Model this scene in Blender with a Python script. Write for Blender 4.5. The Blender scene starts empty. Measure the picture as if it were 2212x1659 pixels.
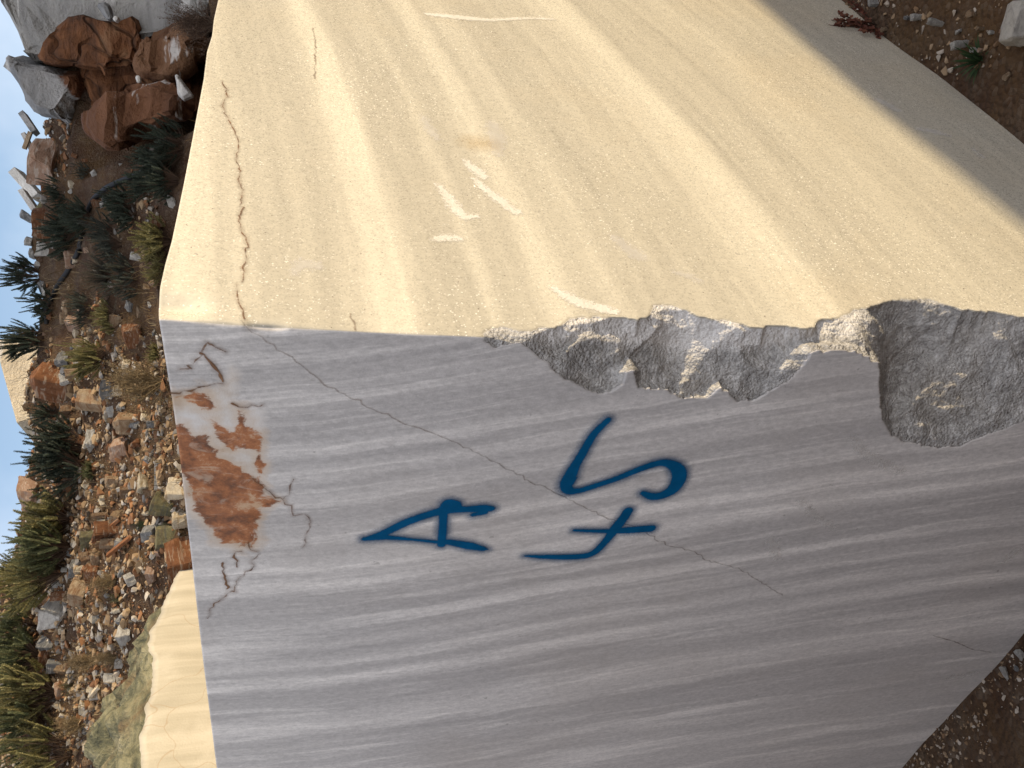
import bpy, bmesh, math, random
import numpy as np
from mathutils import Matrix, Vector
R = math.radians
S = bpy.context.scene
COL = S.collection
# ------------------------------------------------------------------ camera, sky, sun, exposure
PITCH, ROLL, FPX, EYE = 0.2323, 0.00682, 1939.8, 1.5       # camera turned on its side: image left is up
def cam_axes(p, r):
    F = np.array([0, math.cos(p), -math.sin(p)]); X = np.array([1., 0, 0]); D = np.cross(F, X)
    return F, math.cos(r) * X + math.sin(r) * D, -math.sin(r) * X + math.cos(r) * D
FW, RT, DN = cam_axes(PITCH, ROLL)
OEYE = np.array([0, 0, EYE])
cd = bpy.data.cameras.new('camera'); cam = bpy.data.objects.new('camera', cd); COL.objects.link(cam)
cd.sensor_fit = 'HORIZONTAL'; cd.sensor_width = 36; cd.lens = 36 * FPX / 2212
cd.clip_start = 0.05; cd.clip_end = 500
M = Matrix.Identity(4)
for i in range(3):
    M[i][0] = DN[i]; M[i][1] = RT[i]; M[i][2] = -FW[i]; M[i][3] = OEYE[i]
cam.matrix_world = M
S.camera = cam
SUN_AZ, SUN_EL = 104.0, 24.0                                # clockwise from +y
SUN = np.array([math.sin(R(SUN_AZ)) * math.cos(R(SUN_EL)), math.cos(R(SUN_AZ)) * math.cos(R(SUN_EL)), math.sin(R(SUN_EL))])
w = bpy.data.worlds.new('World'); S.world = w; w.use_nodes = True
wn, wl = w.node_tree.nodes, w.node_tree.links
sky = wn.new('ShaderNodeTexSky'); sky.sky_type = 'NISHITA'; sky.sun_disc = False
sky.sun_elevation = R(SUN_EL); sky.sun_rotation = R(SUN_AZ); sky.air_density = 1.0; sky.dust_density = 1.0
tc = wn.new('ShaderNodeTexCoord'); cn = wn.new('ShaderNodeTexNoise')
cn.inputs['Scale'].default_value = 2.6; cn.inputs['Detail'].default_value = 6; cn.inputs['Roughness'].default_value = .55
wl.new(tc.outputs['Generated'], cn.inputs['Vector'])
cr = wn.new('ShaderNodeValToRGB'); cr.color_ramp.elements[0].position = .42; cr.color_ramp.elements[1].position = .72
wl.new(cn.outputs['Fac'], cr.inputs[0])
cm = wn.new('ShaderNodeMix'); cm.data_type = 'RGBA'; cm.inputs[7].default_value = (7.4, 7.25, 7.25, 1)
cs = wn.new('ShaderNodeMath'); cs.operation = 'MULTIPLY_ADD'; cs.inputs[1].default_value = .38; cs.inputs[2].default_value = .04
wl.new(cr.outputs[0], cs.inputs[0]); sx = wn.new('ShaderNodeSeparateXYZ'); wl.new(tc.outputs['Generated'], sx.inputs[0])
cb = wn.new('ShaderNodeMapRange'); cb.inputs[1].default_value = .55; cb.inputs[2].default_value = -.5; cb.inputs[3].default_value = 0; cb.inputs[4].default_value = .55  # extra cloud added behind the camera to lift fill on the shaded face
wl.new(sx.outputs[1], cb.inputs[0]); ca = wn.new('ShaderNodeMath'); ca.operation = 'ADD'; ca.use_clamp = True
wl.new(cs.outputs[0], ca.inputs[0]); wl.new(cb.outputs[0], ca.inputs[1]); wl.new(ca.outputs[0], cm.inputs[0]); wl.new(sky.outputs[0], cm.inputs[6])
bg = wn['Background']; bg.inputs[1].default_value = 0.15; wl.new(cm.outputs[2], bg.inputs[0])
sl = bpy.data.lights.new('sun', 'SUN'); so = bpy.data.objects.new('sun', sl); COL.objects.link(so)
sl.energy = 3.0; sl.angle = R(.53); sl.color = (1, .80, .49)
so.rotation_euler = Vector(SUN).to_track_quat('Z', 'Y').to_euler(); so.location = (12, -4, 9)
S.view_settings.view_transform = 'Standard'; S.view_settings.look = 'None'
S.view_settings.exposure = 0.5; S.view_settings.gamma = 1
S.cycles.max_bounces = 6; S.cycles.transparent_max_bounces = 12

rng = np.random.default_rng(7); random.seed(7)
# ------------------------------------------------------------------ helpers
def ray(u, v):                                              # upright photo pixel -> direction
    d = FW + (u - 829.5) / FPX * RT + (v - 1106) / FPX * DN
    return d
def project(P):
    d = P - OEYE; z = d @ FW
    return 829.5 + FPX * (d @ RT) / z, 1106 + FPX * (d @ DN) / z
def _h(ix, iy, iz, seed):
    n = (ix * 374761393 + iy * 668265263 + iz * 2147483647 + seed * 974634777) & 0xffffffff
    n = ((n ^ (n >> 13)) * 1274126177) & 0xffffffff
    n = ((n ^ (n >> 16)) * 2246822519) & 0xffffffff
    return ((n ^ (n >> 15)) & 0xffff) / 32767.5 - 1
def vnoise(x, y, z, seed=0):
    x, y, z = np.broadcast_arrays(np.asarray(x, float), np.asarray(y, float), np.asarray(z, float))
    ix, iy, iz = np.floor(x).astype(np.int64), np.floor(y).astype(np.int64), np.floor(z).astype(np.int64)
    fx, fy, fz = x - ix, y - iy, z - iz
    fx, fy, fz = [f * f * f * (f * (f * 6 - 15) + 10) for f in (fx, fy, fz)]
    o = 0
    for dx in (0, 1):
        for dy in (0, 1):
            for dz in (0, 1):
                o = o + _h(ix + dx, iy + dy, iz + dz, seed) * np.where(dx, fx, 1 - fx) * np.where(dy, fy, 1 - fy) * np.where(dz, fz, 1 - fz)
    return o
def fbm(x, y, z, oct=4, seed=0, rough=.5):
    o, a, s = 0, 1, 1
    for k in range(oct):
        o = o + a * vnoise(np.asarray(x) * s + 13.7 * k + .31, np.asarray(y) * s + 5.1 * k + .43, np.asarray(z) * s - 7.3 * k + .57, seed + k); a *= rough; s *= 2.03
    return o
def sstep(a, b, x):
    t = np.clip((x - a) / (b - a), 0, 1); return t * t * (3 - 2 * t)
def mesh_np(name, V, Fs, smooth=False):
    me = bpy.data.meshes.new(name)
    V = np.asarray(V, np.float32); Fs = np.asarray(Fs, np.int32); k = Fs.shape[1]
    me.vertices.add(len(V)); me.vertices.foreach_set('co', V.ravel())
    me.loops.add(Fs.size); me.loops.foreach_set('vertex_index', Fs.ravel())
    me.polygons.add(len(Fs)); me.polygons.foreach_set('loop_start', np.arange(0, Fs.size, k, dtype=np.int32))
    me.polygons.foreach_set('loop_total', np.full(len(Fs), k, np.int32))
    me.update(calc_edges=True); me.validate()
    me.polygons.foreach_set('use_smooth', np.full(len(me.polygons), smooth))
    return me
def attr(me, name, arr):
    a = me.attributes.new(name, 'FLOAT', 'POINT'); a.data.foreach_set('value', np.asarray(arr, np.float32).ravel())
def link(name, me, mat=None, parent=None):
    o = bpy.data.objects.new(name, me); COL.objects.link(o)
    if mat is not None and len(me.materials) == 0: me.materials.append(mat)
    if parent is not None: o.parent = parent
    return o
def tag(o, label=None, cat=None, group=None, kind=None):
    if label: o['label'] = label
    if cat: o['category'] = cat
    if group: o['group'] = group
    if kind: o['kind'] = kind
    return o
def empty(name, loc):
    o = bpy.data.objects.new(name, None); COL.objects.link(o); o.location = loc; o.empty_display_size = .1; return o
class NT:                                                   # small node-building helper
    def __init__(s, name, rough=.8):
        s.m = bpy.data.materials.new(name); s.m.use_nodes = True
        s.t = s.m.node_tree; s.b = s.t.nodes['Principled BSDF']; s.out = s.t.nodes['Material Output']
        s.b.inputs['Roughness'].default_value = rough; s.b.inputs['Specular IOR Level'].default_value = .3
    def n(s, typ, ins=None, **pr):
        d = s.t.nodes.new('ShaderNode' + typ)
        for k, v in pr.items(): setattr(d, k, v)
        for k, v in (ins or {}).items(): s.set(d.inputs[k], v)
        return d
    def set(s, i, v):
        if isinstance(v, bpy.types.NodeSocket): s.t.links.new(v, i)
        else: i.default_value = v
    def math(s, op, a, b=0., c=0.): return s.n('Math', {0: a, 1: b, 2: c}, operation=op).outputs[0]
    def mix(s, f, a, b, mode='MIX'):
        d = s.n('Mix', {0: f, 6: a, 7: b}, data_type='RGBA', blend_type=mode); return d.outputs[2]
    def ramp(s, f, stops, interp='LINEAR'):
        d = s.n('ValToRGB', {0: f}); e = d.color_ramp; e.interpolation = interp
        while len(e.elements) < len(stops): e.elements.new(.5)
        for el, (p, c) in zip(e.elements, stops):
            el.position = p; el.color = c if len(c) == 4 else (*c, 1)
        return d.outputs[0]
    def noise(s, vec, scale, det=4, rough=.5, dist=0.):
        return s.n('TexNoise', {'Vector': vec, 'Scale': scale, 'Detail': det, 'Roughness': rough, 'Distortion': dist}).outputs['Fac']
    def at(s, name): return s.n('Attribute', attribute_name=name).outputs['Fac']
    def pos(s): return s.n('NewGeometry').outputs['Position']
    def obj(s): return s.n('TexCoord').outputs['Object']
    def rnd(s): return s.n('ObjectInfo').outputs['Random']
    def bump(s, h, strength=.3, dist=.01, normal=None):
        i = {'Height': h, 'Strength': strength, 'Distance': dist}
        if normal is not None: i['Normal'] = normal
        return s.n('Bump', i).outputs[0]
    def done(s, col, normal=None, rough=None):
        s.set(s.b.inputs['Base Color'], col)
        if normal is not None: s.set(s.b.inputs['Normal'], normal)
        if rough is not None: s.set(s.b.inputs['Roughness'], rough)
        return s.m
def c4(c): return (*c, 1)

# ------------------------------------------------------------------ terrain
SK = [(-200, -75), (0, -60), (400, 0), (450, 22), (500, 32), (560, 46), (600, 50), (700, 62), (760, 55), (850, 62), (950, 85), (1000, 80),
      (1100, 60), (1200, 75), (1300, 85), (1659, 60), (1900, 60)]
GR, Y0 = .70, 3.95
cx, cz = [], []
for u, v in SK:
    d = ray(u, v); k = (GR * (OEYE[1] - Y0) - OEYE[2]) / (d[2] - GR * d[1]); P = OEYE + k * d; P[2] -= .07
    cx.append(P[0]); cz.append(P[2])
cx, cz = np.array(cx), np.array(cz)
LA, LB = np.array([-2.13, 4.55]), np.array([-1.46, 6.95])   # line of the sunlit ledge face
LD = (LB - LA) / np.linalg.norm(LB - LA); LN = np.array([-LD[1], LD[0]])
def hgt0(x, y):
    x, y = np.asarray(x, float), np.asarray(y, float)
    pl = GR * (y - Y0)
    pl = np.where(pl < .25, .25 * np.exp(np.minimum((pl - .25) / .25, 0)) * 1.0, pl) - .25 * np.exp(-1) * 0
    pl = np.where(y < 3.2, pl * sstep(2.0, 3.2, y), pl)
    per = (x - LA[0]) * LN[0] + (y - LA[1]) * LN[1]
    al = (x - LA[0]) * LD[0] + (y - LA[1]) * LD[1]
    zl = 2.28 + .44 * np.maximum(per - .1, 0) - 1.2 * np.maximum(-al - .6, 0) - 1.6 * np.maximum(al - 2.35, 0)
    pl = np.where(per > .12, np.maximum(pl, zl), pl)
    pit = sstep(1.85, 2.15, x) * (1 - sstep(8.75, 8.95, y))
    pl = pl * (1 - pit) + np.minimum(pl, 1.40 + .095 * y) * pit
    crest = np.interp(x, cx, cz)
    over = np.maximum(pl - crest, 0)
    return np.minimum(pl, crest) - np.minimum(over * .1, .6)
def hgt(x, y):
    z = hgt0(x, y)
    a = sstep(.15, .9, z)
    near = 1 - sstep(25, 40, np.hypot(x, y))
    return z + near * (a * (.16 * fbm(np.asarray(x) * .9, np.asarray(y) * .9, 0, 3, 3) + .07 * fbm(np.asarray(x) * 3.1, np.asarray(y) * 3.1, 0, 3, 9))
                 + .012 * fbm(np.asarray(x) * 2.5, np.asarray(y) * 2.5, 0, 3, 21) + .010 * a * fbm(np.asarray(x) * 12, np.asarray(y) * 12, 0, 2, 33))
def at(u, v, d0=4.2, d1=40):                                # where a sight line meets the slope
    d = ray(u, v); k = np.arange(d0, d1, .02); P = OEYE + k[:, None] * d
    below = P[:, 2] < hgt(P[:, 0], P[:, 1])
    i = int(np.argmax(below)) if below.any() else len(k) - 1
    if not below.any():
        i = int(10.3 / .02 - d0 / .02); p = P[i].copy(); p[2] = float(hgt(p[0], p[1])); return p
    return P[i]
def at0(u, v):
    d = ray(u, v); P = OEYE - d * (EYE / d[2]); P[2] = float(hgt(P[0], P[1])); return P
def grid_lines(lo, hi, a, b, fine, coarse):
    m = np.arange(a, b, fine)
    l = a - np.cumsum(np.minimum(fine * 1.25 ** np.arange(1, 60), coarse)); l = l[l > lo]
    h = b + np.cumsum(np.minimum(fine * 1.25 ** np.arange(0, 60), coarse)); h = h[h < hi]
    return np.concatenate([l[::-1], m, h])
def soil_mat():
    n = NT('soil', .95); p = n.pos()
    a = n.noise(p, 1.3, 6, .6); b = n.noise(p, 9, 6, .65); c = n.noise(p, 60, 4, .7)
    col = n.ramp(a, [(.3, (.040, .021, .012)), (.5, (.070, .035, .018)), (.62, (.085, .050, .028)), (.75, (.105, .075, .048))])
    col = n.mix(n.math('MULTIPLY', n.ramp(b, [(.45, (0, 0, 0)), (.7, (1, 1, 1))]), .6), col, (.155, .115, .08, 1))
    col = n.mix(n.math('MULTIPLY', n.ramp(n.noise(p, 2.7, 5, .65), [(.48, (0, 0, 0)), (.62, (1, 1, 1))]), .6), col, (.125, .072, .026, 1))
    vo = n.n('TexVoronoi', {'Vector': p, 'Scale': 70.}, feature='F1')
    col = n.mix(n.math('MULTIPLY', n.math('GREATER_THAN', n.n('SeparateColor', {0: vo.outputs['Color']}).outputs[0], .86), .22), col, (.26, .21, .165, 1))
    col = n.mix(n.math('MULTIPLY', c, .7), col, (.045, .024, .013, 1))
    h = n.math('ADD', n.math('MULTIPLY', b, 1.), n.math('MULTIPLY', c, .35))
    return n.done(col, n.bump(n.math('SUBTRACT', h, n.math('MULTIPLY', vo.outputs['Distance'], .4)), .9, .035))
SOIL = soil_mat()
gx = grid_lines(-120, 120, -4.6, 5.2, .045, 8); gy = grid_lines(-60, 160, 1.2, 12.5, .045, 8)
X, Y = np.meshgrid(gx, gy); Z = hgt(X, Y)
nx, ny = len(gx), len(gy)
idx = np.arange(nx * ny).reshape(ny, nx)
Fq = np.stack([idx[:-1, :-1], idx[:-1, 1:], idx[1:, 1:], idx[1:, :-1]], -1).reshape(-1, 4)
tag(link('ground', mesh_np('ground', np.stack([X, Y, Z], -1).reshape(-1, 3), Fq, True), SOIL), 'brown quarry soil and spoil slope rising behind the marble block', kind='structure')

# ------------------------------------------------------------------ the sawn marble block in front
AX, AY = .0481, 1.098
aL, aR = -.85002, .72649
DL = np.array([math.sin(aL), math.cos(aL), 0]); DR = np.array([math.sin(aR), math.cos(aR), 0])
# corner arris: photo points (upright u, v) on the vertical plane y = AY
CP = [(971, 335), (968, 380), (958, 500), (941, 800), (931, 1040), (925, 1400), (918, 1796), (914, 2212)]
cpz, cpx = [], []
for u, v in CP:
    d = ray(u, v); P = OEYE + d * (AY / d[1]); cpz.append(P[2]); cpx.append(P[0])
cpz, cpx = np.array(cpz)[::-1], np.array(cpx)[::-1]
sl0 = (cpx[1] - cpx[0]) / (cpz[1] - cpz[0])
def xc(z): return np.where(z < cpz[0], cpx[0] + (z - cpz[0]) * sl0, np.interp(z, cpz, cpx))
def on_face(u, v, D):                                       # photo point -> (s, z) on a face
    d = ray(u, v); z = 1.0
    for _ in range(12):
        a = np.array([[d[0], -D[0]], [d[1], -D[1]]]); k, s = np.linalg.solve(a, np.array([float(xc(z)), AY]))
        z = EYE + k * d[2]
    return s, z
def facept(s, z, D):
    s, z = np.broadcast_arrays(np.asarray(s, float), np.asarray(z, float))
    return np.stack([xc(z) + s * D[0], AY + s * D[1], z], -1)
def xyL(x, y): return on_face(1659 - y, x, DL)
def xyR(x, y): return on_face(1659 - y, x, DR)
topL = np.array(sorted([xyL(x, y) for x, y in [(343, 690), (352, 740), (361, 800), (372, 865), (384, 950), (391, 1010), (403, 1120), (415, 1220), (440, 1440), (468, 1659)]]))
topR = np.array(sorted([xyR(x, y) for x, y in [(343, 688), (341, 655), (346, 620), (357, 570), (371, 520), (397, 395), (423, 260), (440, 170), (447, 110), (458, 75), (462, 40), (471, 0)]]))
def ztop(s, T):
    m = (T[-1, 1] - T[1, 1]) / (T[-1, 0] - T[1, 0])
    return np.where(s > T[-1, 0], T[-1, 1] + m * 0 * (s - T[-1, 0]), np.interp(s, T[:, 0], T[:, 1]))
LLEN, RLEN = 1.9, 2.3
def cols(L):
    a = np.arange(0, .36, .0026); b = np.arange(.36, 1.32, .004); c = np.linspace(1.34, L, 60)
    return np.concatenate([a, b, c])
sL, sR = cols(LLEN), cols(RLEN)
NZ = 660
tz = np.linspace(0, 1, NZ); ZB = -.12
# chip outlines on both faces (photo x, y)
chipL1 = [(1039, 727), (1060, 748), (1071, 753), (1095, 745), (1120, 738), (1126, 739), (1150, 757), (1175, 777), (1199, 808), (1237, 815), (1265, 836), (1293, 846), (1342, 831), (1355, 796), (1373, 796), (1380, 836), (1435, 841), (1453, 852), (1529, 858), (1557, 833), (1591, 866), (1640, 857), (1699, 826), (1735, 790), (1752, 764), (1768, 758),
          (1825, 760), (1852, 763), (1880, 770), (1898, 782), (1901, 802), (1902, 830), (1905, 884), (1910, 908), (1931, 945), (1990, 960), (2056, 968), (2122, 945), (2175, 926), (2212, 910), (2300, 880), (2400, 820), (2480, 745)]
chipR1 = [(1039, 724), (1057, 708), (1081, 702), (1105, 708), (1122, 718), (1140, 716), (1150, 714), (1175, 708), (1205, 708), (1230, 694), (1300, 688), (1379, 694), (1404, 685), (1411, 661), (1439, 657), (1473, 668), (1501, 678), (1529, 687), (1570, 695), (1591, 699), (1619, 708), (1650, 712), (1700, 704), (1746, 709), (1790, 690), (1831, 675), (1884, 664), (1945, 643), (2016, 648), (2080, 669), (2135, 672), (2175, 680), (2212, 687), (2300, 690), (2400, 700), (2480, 735)]
def outline(pts, f):
    a = np.array([f(x, y) for x, y in pts]); o = np.argsort(a[:, 1]); return a[o, 1], np.maximum(a[o, 0], 0)
czL, cwL = outline(chipL1, xyL); czR, cwR = outline(chipR1, xyR)
def chipw(z, cz_, cw_):
    wv = np.interp(z, cz_, cw_, left=0, right=0)
    return wv * (z > cz_[0]) * (z < cz_[-1])
def face_grid(s, T):
    zt = ztop(s, T); return ZB + tz[:, None] * (zt - ZB)[None, :]
ZL, ZR = face_grid(sL, topL), face_grid(sR, topR)
def build_face(s, Zf, D, left):
    Sg = np.broadcast_to(s[None, :], Zf.shape)
    P = facept(Sg, Zf, D)
    nrm = np.array([-D[1], D[0], 0]) if left else np.array([D[1], -D[0], 0])
    und = .0022 * fbm(Zf * 2.1, Sg * 2.1, 0, 2, 61)
    P = P + nrm * (-und * sstep(0, .15, Sg))[..., None]
    return P, Sg
PL_, SL_ = build_face(sL, ZL, DL, True)
PR_, SR_ = build_face(sR, ZR, DR, False)
PR_[:, 0] = PL_[:, 0]
# notch in the top corner, right face
for P, Sg, nz in ((PR_, SR_, np.array([DR[1], -DR[0], 0])),):
    s0, z0 = xyR(352, 655); s1, z1 = xyR(385, 652)
    dz = P[..., 2]
    g = np.exp(-((Sg - s0) / .018) ** 2 - (np.minimum(dz - z1, 0) / .03) ** 2)
    P -= nz * (.010 * g)[..., None]
nl, nr = len(sL), len(sR)
P = np.concatenate([PL_[:, ::-1], PR_[:, 1:]], 1)           # left end ... corner ... right end
ncol = P.shape[1]
Sgn = np.concatenate([-SL_[:, ::-1], SR_[:, 1:]], 1)
Zf = np.concatenate([ZL[:, ::-1], ZR[:, 1:]], 1)
def carve(P, Sgn, Zf):
    jig = .005 * vnoise(Zf * 45, np.abs(Sgn) * 20, .3, 5) + .003 * vnoise(Zf * 150, np.abs(Sgn) * 60, .3, 6)
    wl_ = chipw(Zf, czL, cwL); wr_ = chipw(Zf, czR, cwR)
    S_ = np.abs(Sgn)
    inside = np.where(Sgn <= 0, S_ < wl_ + jig * (wl_ > .01), S_ < wr_ + jig * (wr_ > .008)) & (wl_ > .003) & (wr_ > .003)
    # distance from the rim over the surface
    d = np.where(inside, 9., 0.); hz = np.gradient(Zf, axis=0); hs = np.abs(np.gradient(Sgn, axis=1)) + 1e-5
    for _ in range(70):
        n0 = d.copy()
        n0[1:] = np.minimum(n0[1:], d[:-1] + hz[1:]); n0[:-1] = np.minimum(n0[:-1], d[1:] + hz[:-1])
        n0[:, 1:] = np.minimum(n0[:, 1:], d[:, :-1] + hs[:, 1:]); n0[:, :-1] = np.minimum(n0[:, :-1], d[:, 1:] + hs[:, :-1]); d = n0
    edge = np.minimum(d, .17)
    # smooth fracture plane: chord between the running means of both outlines
    zz = np.linspace(-.2, 1.9, 1000); ker = np.hanning(75); ker /= ker.sum()
    wls = np.convolve(chipw(zz, czL, cwL), ker, 'same'); wrs = np.convolve(chipw(zz, czR, cwR), ker, 'same')
    wl2 = np.interp(Zf, zz, wls) + .004; wr2 = np.interp(Zf, zz, wrs) + .004
    own = np.where(Sgn <= 0, wl2, wr2)
    h = np.maximum(1 - S_ / (own * 1.02), 0) / (1 / wl2 + 1 / wr2) * 1.05
    arc = Sgn
    rs = np.random.default_rng(17); sc = np.full(Zf.shape, -.02)
    zc0 = np.concatenate([rs.uniform(.02, .62, 34), rs.uniform(.60, 1.38, 46)])
    for zi in zc0:
        ai = rs.uniform(-.24, .06); Ri = rs.uniform(.06, .20); hi_ = rs.uniform(.0, .013 if zi > .6 else .002); sk = rs.normal(0, .5)
        sc = np.maximum(sc, hi_ - ((Zf - zi + sk * (arc - ai)) ** 2 * 1.3 + (arc - ai) ** 2 * .5) / (2 * Ri))
    sc = np.maximum(sc, -.006)
    rough = .0030 * fbm(Zf * 26, P[..., 0] * 26, P[..., 1] * 26, 5, 41, .6) + .0016 * np.abs(vnoise(Zf * 110 + P[..., 0] * 20, P[..., 0] * 110, P[..., 1] * 110, 47))
    led = .006 * sstep(.45, .75, Zf) * np.round(1.6 * vnoise(Zf * 11 + arc * 9, arc * 7, .4, 53))
    dep = np.minimum(h * 1.414 + sc + rough + led * sstep(.02, .05, edge), .0035 + edge * 1.15)
    dep = np.where(inside, np.maximum(dep, .0015 + .3 * np.minimum(edge, .01)), 0)
    inw = (DL + DR); inw = inw / np.linalg.norm(inw)
    wear = .0028 * (1 + vnoise(Zf * 22, .3, .4, 71)) * np.exp(-S_ / .004) + .007 * np.maximum(vnoise(Zf * 13, .7, .4, 73) - .3, 0) * np.exp(-S_ / .009) * 4
    P = P + inw * np.where(inside, dep, wear)[..., None]
    ch = np.where(inside, np.clip(edge / .004, .6, 1), 0)
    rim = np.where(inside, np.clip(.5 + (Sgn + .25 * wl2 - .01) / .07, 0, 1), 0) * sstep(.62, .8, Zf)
    return P, ch, rim
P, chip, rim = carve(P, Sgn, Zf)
V = P.reshape(-1, 3)
uu, vv = project(V); vv = np.asarray(vv); uu = np.asarray(uu)
xx, yy = vv, 1659 - uu                                      # photo coordinates of the surface points, used as tracing paper
# bedding coordinate, left face: height of the band where it crosses x = 1000
gX = np.array([-500, 300, 450, 700, 1000, 1250, 1500, 1800, 2212, 3000]); gY = np.array([60, 62, 60, 42, 0, -45, -88, -135, -190, -270])
bandL = (yy - np.interp(xx, gX, gY)).reshape(P.shape[:2])
# right face: straight bedding traces, tilted against the corner
def fit_right():
    L = [[(723, 107), (761, 258), (826, 430), (869, 559), (886, 688)], [(912, 13), (998, 129), (1075, 266), (1144, 387), (1234, 537)], [(1343, 136), (1461, 254), (1593, 409), (1702, 545), (1775, 636)]]
    A, b = [], []
    for i, l in enumerate(L):
        for x, y in l:
            s, z = xyR(x, y); row = [0] * 3 + [s, s * s, s * z]; row[i] = 1; A.append(row); b.append(z)
    return np.linalg.lstsq(np.array(A), np.array(b), rcond=None)[0]
fr = fit_right()
Zall = P[..., 2]
bandR = Zall - fr[3] * Sgn - fr[4] * Sgn ** 2 - fr[5] * Sgn * Zall
band = np.where(Sgn < 0, bandL, bandR)
# rust patch and the pale altered stone round it
def sdf_poly(px, py, poly):
    poly = np.array(poly, float); n = len(poly); d2 = np.full(px.shape, 1e18); ins = np.zeros(px.shape, bool)
    for i in range(n):
        a, b = poly[i], poly[(i + 1) % n]; e = b - a
        wx, wy = px - a[0], py - a[1]; t = np.clip((wx * e[0] + wy * e[1]) / (e @ e), 0, 1)
        d2 = np.minimum(d2, (wx - t * e[0]) ** 2 + (wy - t * e[1]) ** 2)
        c = ((a[1] > py) != (b[1] > py))
        with np.errstate(divide='ignore', invalid='ignore'):
            xi = (b[0] - a[0]) * (py - a[1]) / (b[1] - a[1]) + a[0]
        ins ^= c & (px < xi)
    return np.where(ins, 1, -1) * np.sqrt(d2)
def z3(pts): return [(329 + a / 2.521, 658 + b / 2.521) for a, b in pts]
RUST1 = z3([(90, 650), (190, 690), (235, 725), (290, 700), (325, 770), (370, 830), (440, 880), (540, 940), (590, 990), (560, 1060), (640, 1085), (600, 1110), (580, 1170), (560, 1240), (540, 1290), (490, 1305), (440, 1290), (330, 1240), (280, 1180), (250, 1110), (210, 1040), (190, 940), (90, 905)])
RUST2 = z3([(90, 505), (230, 480), (330, 510), (345, 560), (270, 555), (190, 520), (90, 520)])
RUST3 = z3([(440, 540), (500, 560), (520, 650), (600, 700), (605, 930), (570, 935), (560, 800), (460, 780), (440, 800), (380, 800), (330, 700), (310, 620), (360, 620), (420, 690), (455, 700)])
PALE = z3([(60, 500), (230, 480), (380, 430), (430, 330), (470, 380), (440, 540), (600, 560), (620, 930), (560, 1280), (480, 1310), (330, 1250), (180, 1120), (90, 900)])
near = (Sgn.ravel() < 0)
def fld(poly):
    o = np.full(len(xx), -400.); m = near & (xx < 900) & (yy > 560) & (yy < 1500)
    o[m] = sdf_poly(xx[m], yy[m], poly); return o
rust = np.maximum.reduce([fld(RUST1), fld(RUST3) - 7, fld(RUST2) - 1]); pale = fld(PALE)
Fq = []
idx = np.arange(NZ * ncol).reshape(NZ, ncol)
Fq = np.stack([idx[:-1, :-1], idx[:-1, 1:], idx[1:, 1:], idx[1:, :-1]], -1).reshape(-1, 4)
# back and top, closing the block
bk = P[0, 0, :2] + P[0, -1, :2] - P[0, nl - 1, :2]
extra = np.array([[bk[0], bk[1], ZB], [bk[0], bk[1], 1.60]])
V2 = np.concatenate([V, extra]); e0, e1 = len(V), len(V) + 1
me = mesh_np('marble_block', V2, Fq, True)
bm = bmesh.new(); bm.from_mesh(me); bm.verts.ensure_lookup_table()
L0, L1, R0, R1 = int(idx[0, 0]), int(idx[-1, 0]), int(idx[0, -1]), int(idx[-1, -1])
def f_(ids):
    f = bm.faces.new([bm.verts[i] for i in ids]); f.smooth = False; return f
leftcol = [int(i) for i in idx[:, 0]]; rightcol = [int(i) for i in idx[:, -1]]
f_([e0] + leftcol + [e1]); f_([e0, e1] + rightcol[::-1])
f_([int(i) for i in idx[-1, :]][::-1][::-1] + [e1])
bm.to_mesh(me); bm.free()
pad = lambda a, v: np.concatenate([np.ravel(a), [v, v]])
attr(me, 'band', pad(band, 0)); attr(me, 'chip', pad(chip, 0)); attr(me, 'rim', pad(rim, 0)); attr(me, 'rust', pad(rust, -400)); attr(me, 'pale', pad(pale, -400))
attr(me, 'side', pad(Sgn, .5))
cen = np.empty(len(me.polygons) * 3, np.float32); me.polygons.foreach_get('center', cen); cen = cen.reshape(-1, 3)
left_poly = np.zeros(len(me.polygons), np.int32)
ncell = (NZ - 1) * (ncol - 1)
cc = np.tile(np.arange(ncol - 1), NZ - 1)
left_poly[:ncell] = np.where(cc < nl - 1, 0, 1); left_poly[ncell:] = 1

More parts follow.
